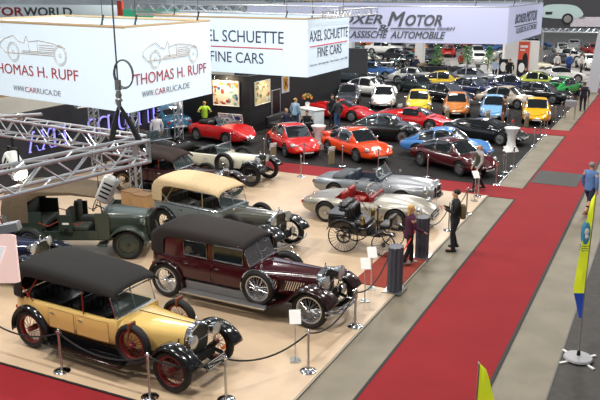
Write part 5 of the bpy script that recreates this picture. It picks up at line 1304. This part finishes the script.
g3 = [((-5.9, 31.5), 'second from the near stand corner'), ((-5.85, 33.5), 'just before the white bar table'), ((-5.8, 38.5), 'beside the low black sports car'), ((-5.82, 40.4), 'third beyond the white bar table'), ((-5.84, 41.7), 'at the second cross aisle corner')]
for p, lb in g3: post(p, 0, label='barrier post '+lb)
rope([(p[0], p[1], .87) for p, _ in g3[:2]], .014, 'black rope at the right side near the paper stand', RB); rope([(p[0], p[1], .87) for p, _ in g3[2:]], .014, 'black rope right of the low black sports car', RB)
g4 = [(-17.5, 44.2), (-15.2, 44.2), (-12.9, 44.1), (-10.6, 44.0), (-8.2, 44.0), (-6.0, 43.9)]
for p in g4: post(p, 0, label='barrier post in the row before the coloured coupes', group='posts before the coloured coupes')
rope([(p[0], p[1], .87) for p in g4], .014, 'black rope before the coloured front-facing coupes', RB)
g5 = [(-5.9, 46.2), (-5.85, 48.3), (-5.85, 50.5), (-5.8, 52.8)]
for p in g5: post(p, 0, label='barrier post beside the far concrete strip', group='posts beside the far concrete strip')
rope([(p[0], p[1], .87) for p in g5], .014, 'black rope beside the far concrete strip', RB)
for p, lb in (((-18.6, 29.95),'left'),): pass
def infostand(p, rz, label, h=.95, z=Z, cw=.24, ch=.32):
    t = thing('info_stand', label, 'info stand', (p[0], p[1], z), rz)
    q = MB(); q.box((0, 0, .008), (.26, .22, .012)); q.build('base', STEEL, t)
    q = MB(); q.tube([(0, 0, .01), (0, 0, h)], .016, 8); q.build('pole', ALU, t)
    q = MB(); q.box((0, 0, 0), (ch, cw, .012)); q.xf(Matrix.Translation((0, 0, h+.04)) @ Matrix.Rotation(.75, 4, 'Y')); s = q.build('card', WHITE, t)
    return t
infostand((-6.47, 13.15), RD(-60), 'white info card on a pole before the limousine front wheel')
infostand((-6.45, 17.6), RD(-60), 'white info card on a pole, the right one beside the near pillar')
infostand((-6.30, 16.75), RD(-60), 'white info card on a pole, the left one beside the near pillar')
infostand((-6.05, 27.2), RD(-50), 'white info card by the walking man in the waistcoat')
infostand((-5.95, 32.3), RD(-50), 'white paper stand right of the maroon coupe', z=0)
for p, lb in (((-15.9, 30.1), 'yellow-white sign card before the red coupe'), ((-13.2, 30.5), 'white sign card before the orange coupe'), ((-14.6, 44.0), 'small white price card before the yellow coupe'), ((-11.7, 44.0), 'small white price card before the tan coupe'), ((-9.3, 43.9), 'small white price card before the pale blue coupe'), ((-7.1, 43.8), 'small white price card left of the golden coupe')):
    t = thing('sign_card', lb, 'sign', (p[0], p[1], 0), RD(-30)); q = MB(); q.box((0, 0, .62), (.03, .34, .34), 0, .2); q.build('sheet', WHITE, t); q = MB(); q.box((0, 0, .3), (.05, .3, .6), 0, .05); q.build('stand', mat('stand_tan', '#8f8566', .6), t)
# pillars with red strap
def pillar(p, lb):
    t = thing('charcoal_pillar', lb, 'pillar', (p[0], p[1], Z)); CP = mat('charcoal_plastic', '#474b56', .55)
    ring = []
    for i in range(48):
        a = 2*PI*i/48; r = .19+.018*math.cos(10*a); ring.append((r*math.cos(a)*.95, r*math.sin(a)*1.25))
    q = MB(); q.loft([[(x, y, z) for x, y in ring] for z in (0, 1.18)], True, True); q.build('ribbed_body', CP, t)
    q = MB(); q.loft([[(x*k_, y*k_, z) for x, y in ring] for z, k_ in ((1.18, 1.02), (1.2, 1.0))], True, True); q.build('top_plate', mat('charcoal_top', '#4b4e57', .5), t)
    q = MB(); q.box((0, 0, .012), (.5, .6, .02)); q.build('foot_plate', STEEL, t); return t
pillar((-5.86, 17.75), 'charcoal ribbed pillar, the nearer one, left of the red mat')
pillar((-6.0, 20.55), 'charcoal ribbed pillar, the farther one, beside the woman')
q = MB(); q.tube([(-5.95+(-.12)*i/10, 18.0+i*.2, .72+.2*(i/10)**2) for i in range(11)], .022, 6); tag(q.build('red_strap', mat('red_strap2', '#d02a2a', .6)), 'red belt barrier stretched between the two charcoal pillars', 'belt barrier')

# ================================================================== FURNITURE OF THE STANDS
def bartable(p, lb):
    t = thing('bar_table', lb, 'bar table', (p[0], p[1], 0)); WCl = mat('white_stretch_cloth', '#eceae8', .8)
    q = MB(); q.lathe([(.001, 1.1), (.36, 1.1), (.36, 1.07), (.30, .98), (.2, .75), (.18, .5), (.22, .25), (.36, .02), (.38, .0)], 24); q.build('stretch_cover', WCl, t)
    q = MB(); q.lathe([(.001, 1.105), (.355, 1.105), (.355, 1.115), (.001, 1.115)], 24); q.build('table_top', WHITE, t); return t
bartable((-15.15, 33.4), 'white cloth bar table between the red and orange coupes'); bartable((-6.62, 36.9), 'white cloth bar table before the low black sports car')
t = thing('candle_holder', 'small red flower in a glass on the right bar table', 'flower vase', (-6.62, 36.9, 1.115)); q = MB(); q.lathe([(.03, 0), (.05, .15), (.04, .2)], 10); q.build('glass', GLASST, t); q = MB(); q.ellip((0, 0, .3), (.07, .07, .09), 8, 6); q.build('flower', mat('flower_red', '#b02a30', .6), t)
for p, lb in (((-15.0, 34.6), 'left of the white bar table'), ((-16.2, 34.8), 'behind the red coupe'), ((-14.2, 34.5), 'right behind the white bar table')):
    t = thing('black_bar_chair', 'black upholstered tub chair '+lb, 'chair', (p[0], p[1], 0), rnd.uniform(0, 6)); q = MB(); q.rbox((0, 0, .45), (.5, .5, .12), .05); q.build('seat', LEATHER, t)
    q = MB(); q.rbox((-.24, 0, .7), (.1, .52, .5), .05); q.build('backrest', LEATHER, t)
    for sx in (-.2, .2):
        for sy in (-.2, .2): q = MB(); q.tube([(sx, sy, 0), (sx*.9, sy*.9, .4)], .02, 6); q.build('leg', CHROME, t)
t = thing('reception_counter', 'white reception counter behind the bar chairs', 'counter', (-17.9, 38.4, 0), RD(-25)); q = MB(); q.rbox((0, 0, .52), (1.5, .7, 1.04), .04); q.build('counter_body', mat('counter_white', '#dfe4e6', .5), t); q = MB(); q.box((0, 0, 1.06), (1.6, .8, .04)); q.build('worktop', WHITE, t)
t = thing('flower_bouquet', 'orange and yellow flower bouquet on the reception counter', 'bouquet', (-18.2, 38.6, 1.08)); q = MB(); q.lathe([(.001, 0), (.1, 0), (.13, .25), (.1, .3)], 12); q.build('vase', WHITE, t)
for m_, n, s in ((mat('leaf_green', '#3f6e2e', .7), 26, 1), (mat('bloom_orange', '#e0902c', .7), 14, 2), (mat('bloom_red', '#c23a2a', .7), 10, 3)):
    rr = random.Random(s); q = MB()
    for i in range(n): a, b = rr.uniform(0, 6.3), rr.uniform(.1, 1.3); q.ellip((.3*math.cos(a)*math.sin(b), .3*math.sin(a)*math.sin(b), .45+.28*math.cos(b)), (.07, .07, .06), 6, 4)
    q.build('leaves' if s == 1 else 'blossoms', m_, t)
q = MB(); q.rbox((0, 0, .4), (2.2, .9, .35), .08); o = q.build('black_sofa', LEATHER, None, (-18.9, 36.9, 0), RD(90)); tag(o, 'black leather sofa against the black side wall', 'sofa'); q = MB(); q.rbox((0, .4, .65), (2.2, .2, .5), .06); q.build('backrest', LEATHER, o)
q = MB()
for s in (-1, 1):
    for s2 in (-1, 1): q.tube([(s*.95, s2*.3, 0), (s*.95, s2*.3, .25)], .03, 6)
q.build('feet', CHROME, o)
def tree(p, h, lb):
    t = thing('potted_tree', lb, 'potted tree', (p[0], p[1], 0)); q = MB(); q.lathe([(.001, 0), (.22, 0), (.3, .45), (.26, .45), (.001, .4)], 14); q.build('pot', WHITE, t); q = MB(); q.tube([(0, 0, .4), (.03, 0, h*.6)], .04, 6); q.build('trunk', mat('bark', '#5c4430', .9), t)
    rr = random.Random(int(h*10)); q = MB()
    for i in range(160):
        a, b = rr.uniform(0, 6.3), rr.uniform(0, 1); z = h*(.4+.6*b); r_ = (.15+.5*(1-b))*rr.uniform(.5, 1.1); q.box((r_*math.cos(a), r_*math.sin(a), z), (.18, .1, .02), a, rr.uniform(-.6, .6))
    q.build('foliage', mat('tree_green', '#4f8a3a', .8), t)
tree((-18.6, 65.9), 2.6, 'green potted tree just right of the white column'); tree((-16.9, 69.5), 2.4, 'green potted tree, the middle one of three'); tree((-14.9, 69), 2.5, 'green potted tree, the rightmost of three')
for i, x in enumerate((-16.5, -15.7, -14.7, -13.9)):
    t = thing('white_armchair', 'white upholstered armchair before the far white wall', 'armchair', (x, 66.2, 0), RD(-90), 'white armchairs before the far wall'); q = MB(); q.rbox((0, 0, .4), (.6, .6, .3), .08); q.build('seat', WHITE, t); q = MB(); q.rbox((-.28, 0, .8), (.14, .6, .6), .06); q.build('backrest', WHITE, t)
# small display boxes by the far right strip
for p, lb in (((-5.75, 47.6), 'nearer'), ((-5.6, 53.5), 'farther')):
    t = thing('glass_display_case', f'{lb} small clear display lectern beside the far concrete strip', 'display case', (p[0]+.45, p[1]+.3, -.02)); q = MB(); q.box((0, 0, .9), (.6, .5, .35)); q.build('case', mat('grey_acrylic', '#9a9ca2', .3), t)
    for s in (-1, 1):
        for s2 in (-1, 1): q = MB(); q.tube([(s*.27, s2*.22, 0), (s*.27, s2*.22, .8)], .02, 5); q.build('leg', STEEL, t)

# ================================================================== FLAGS
def feather(loc, rz, label, W, H, z0, base=True, lower=None, logo=False):
    t = thing('feather_flag', label, 'flag', loc, rz); YL = mat('flag_lime', '#d3dc28', .7, emit=.42)  # sail emission stands for light falling on the cloth
    n = 24; L = []; R = []
    for i in range(n+1):
        u = i/n; z = z0+(H-z0)*u; wd = W*math.sqrt(max(0, 1-((u-.0)/1.0)**3.2))*(.75+.25*math.sin(PI*min(1, u*1.2))); wd *= (1 if not lower or u > lower else .3+.7*u/lower); L.append((0, .02*math.sin(u*5), z)); R.append((wd, .05*math.sin(u*6+1), z))
    s = 1 if lower is None else 0
    k0 = 0 if lower is None else int(n*lower)
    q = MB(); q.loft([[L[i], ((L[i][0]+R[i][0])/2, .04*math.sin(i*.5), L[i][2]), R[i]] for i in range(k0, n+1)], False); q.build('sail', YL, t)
    if lower:
        q = MB(); q.loft([[(L[i][0]+(R[i][0]-L[i][0])*(.0 if 1 else 0), L[i][1], L[i][2]), R[i]] for i in range(0, k0+1)], False); q.build('blue_panel', mat('flag_blue', '#2f55c8', .7), t)
    q = MB(); q.tube([(0, 0, .1)]+[(p[0]-.005, p[1], p[2]) for p in L[::3]]+[R[-1]], .012, 6); q.build('pole', STEEL, t)
    if logo:
        for s_ in (-1, 1):
            q = MB(); q.ellip((W*.5, s_*.045, z0+(H-z0)*.70), (W*.33, .012, .24), 18, 6); b = q.build('round_emblem', mat('emblem_blue', '#4f9bd0', .6), t)
            q = MB(); q.ellip((W*.5, s_*.056, z0+(H-z0)*.715), (W*.2, .008, .08), 10, 4); q.ellip((W*.45, s_*.056, z0+(H-z0)*.675), (W*.16, .008, .05), 10, 4); q.build('emblem_white', WHITE, b)
            q = MB()
            for k_ in range(3): q.box((W*.5, s_*.05, z0+(H-z0)*(.60-k_*.018)), (W*.6, .01, .012))
            q.build('text_lines', TDK, b)
    if base:
        q = MB(); q.lathe([(.001, .03), (.27, .03), (.30, .045), (.28, .085), (.1, .11), (.001, .115)], 28); b = q.build('water_base', mat('base_grey', '#a3a3a6', .5), t)
        for a in (.3, .3+PI/2, .3+PI, .3+3*PI/2):
            q = MB(); q.box((.3*math.cos(a), .3*math.sin(a), .02), (.34, .05, .025), a); q.build('foot', WHITE, b)
        q = MB(); q.lathe([(.04, .1), (.035, .2), (.015, .22)], 10); q.build('socket', DARK, t)
    return t
feather((-1.12, 15.79, 0), math.radians(30), 'tall lime feather flag with blue lower panel and round emblem on grey base', -.25, 3.62, .95, True, .22, True)
feather((-1.83, 9.11, 0), math.radians(25.8), 'tip of a plain lime feather flag at the bottom edge', .36, 2.9, .7, True)

# ================================================================== PEOPLE
person('man in black jacket with backpack looking at his phone on the platform edge', (-5.33, 21.55, -.01), RD(205), 1.88, '#1c1d20', '#22252f', '#17130f', '#2a2019', lh=(.28, .07, 1.24), rh=(.30, -.05, 1.26), stride=.05, shirt=1)
t = thing('backpack', 'olive tan backpack worn by the man in black', 'backpack', (-5.33, 21.55, 0), RD(205)); q = MB(); q.rbox((-.22, 0, 1.2), (.16, .3, .42), .06); q.build('bag', mat('olive_bag', '#6b5f3f', .8), t)
for s in (-1, 1): q = MB(); q.tube([(-.14, s*.12, 1.38), (-.02, s*.13, 1.52), (.13, s*.13, 1.4), (.12, s*.14, 1.2), (-.12, s*.15, 1.05)], .018, 5); q.build('shoulder_strap', mat('strap_tan', '#7d6a45', .8), t)
t = thing('mobile_phone', 'small pale phone held by the man in black', 'phone', (-5.33, 21.55, 0), RD(205)); q = MB(); q.box((.42, .01, 1.29), (.012, .07, .14), 0, .5); q.build('case', mat('phone_grey', '#9fa3a8', .3), t); q = MB(); q.box((.412, .01, 1.29), (.004, .06, .12), 0, .5); q.build('screen', LB, t)
person('blonde woman in plum jacket and black trousers holding the red belt', (-6.15, 19.75, .0), RD(35), 1.76, '#4a1c38', '#17171b', '#8c8480', '#c9a566', lh=(.22, .2, 1.0), rh=(.32, -.16, 1.0), stride=.13, long_hair=1, lean=.06)
person('grey-haired man in blue sweater and jeans walking on the aisle edge', (-2.13, 27.2, .0), RD(60), 1.85, '#5f83b8', '#2b3046', '#8a5a3c', '#8f8a84', stride=.24, lh=(.1, .26, .82), rh=(-.05, -.27, .84))
person('bald man in grey shirt and dark waistcoat walking on the cross aisle', (-6.3, 28.75, .0), RD(215), 1.86, '#a9a8a6', '#1b1b1e', '#141212', '#6a5a4a', stride=.2, vest='#3d4236', bald=1, lh=(.15, .24, .85), rh=(.12, -.24, .85))
person('man in dark sweater seen from behind on the far concrete strip', (-4.95, 51.2, -.015), RD(100), 1.82, '#1d2130', '#181a24', '#101010', '#4a3a2c', stride=.04)
person('person in brown jacket before the pale blue coupe', (-8.3, 43.3, 0), RD(200), 1.72, '#4a3226', '#8a5a40', '#2a2018', '#2a1c14')
person('man in jeans and grey sweater beside the left wedge sports car', (-16.2, 38.2, 0), RD(160), 1.8, '#3b4046', '#3b5580', '#15130f', '#3a2c20', lh=(.25, .2, .95))
person('man in a dark suit standing behind the red coupe', (-17.3, 39.6, 0), RD(-30), 1.8, '#1a1b20', '#1a1b20', '#111', '#33261c', lh=(.2, .2, 1.0)) if 0 else person('man in a dark suit standing behind the bar chairs', (-17.0, 39.3, 0), RD(-30), 1.8, '#1a1b20', '#1a1b20', '#111111', '#33261c', lh=(.2, .2, 1.0))
person('blond visitor in light blue shirt at the reception counter', (-18.3, 37.3, 0), RD(80), 1.76, '#8fb2cc', '#3a4a68', '#2a2018', '#c8a468')
person('visitor in dark blue seated on the sofa behind the red coupe', (-18.3, 36.2, 0), RD(-40), 1.76, '#2a3348', '#20242e', '#111111', '#b08a5c', sit=1, group=None)
person('visitor in black seated right of the one in dark blue', (-17.0, 36.0, 0), RD(-60), 1.76, '#15161a', '#20242e', '#111111', '#3a2a1c', sit=1)
person('woman in a lime green top with her back turned by the tower', (-22.4, 34.6, 0), RD(120), 1.68, '#a6d03a', '#202228', '#111111', '#c99c5c', lh=(.1, .22, 1.1), rh=(.1, -.22, 1.1))
person('visitor in a white shirt and khaki trousers at the end of the anthracite wall', (-22.05, 29.8, 0), RD(140), 1.74, '#e6e6e8', '#8a7250', '#2a2018', '#2a1f18')
person('dark silhouetted visitor standing at far left of the vintage cars', (-26.9, 68.4, 0), RD(-90), 1.9, '#15161a', '#15161a', '#111111', '#2a1f18')
person('visitor in navy standing at the white column', (-20.0, 64.2, 0), RD(-60), 1.85, '#23304e', '#1a2030', '#111111', '#4a3626')
person('visitor in pale blue shirt left of the dark display board', (-13.5, 65.3, 0), RD(-90), 1.78, '#b9cbe2', '#23262e', '#111111', '#4a3626')
person('visitor in black between the two display boards', (-12.2, 64.8, 0), RD(-80), 1.86, '#15161a', '#15161a', '#111111', '#5a4636')
person('visitor in dark jacket seated right of the display boards', (-10.7, 63.6, 0), RD(-120), 1.78, '#23252a', '#23252a', '#111111', '#4a3626', sit=1)
for i, (x, y, c, l, nm) in enumerate([(-8.6, 73.5, '#2f5a9a', '#2a3a78', 'blue'), (-9.6, 73.2, '#e0dcd8', '#3a3a40', 'white'), (-7.6, 74, '#d9cfc6', '#2a2a30', 'cream'), (-15.6, 74.6, '#e8e6e4', '#23262e', 'pale'), (-17.6, 70.2, '#b03a34', '#2a2a30', 'red')]):
    person(f'distant visitor in a {nm} top among the far cars', (x, y, 0), RD(-90+i*40), 1.78, c, l, '#111111', '#4a3626')
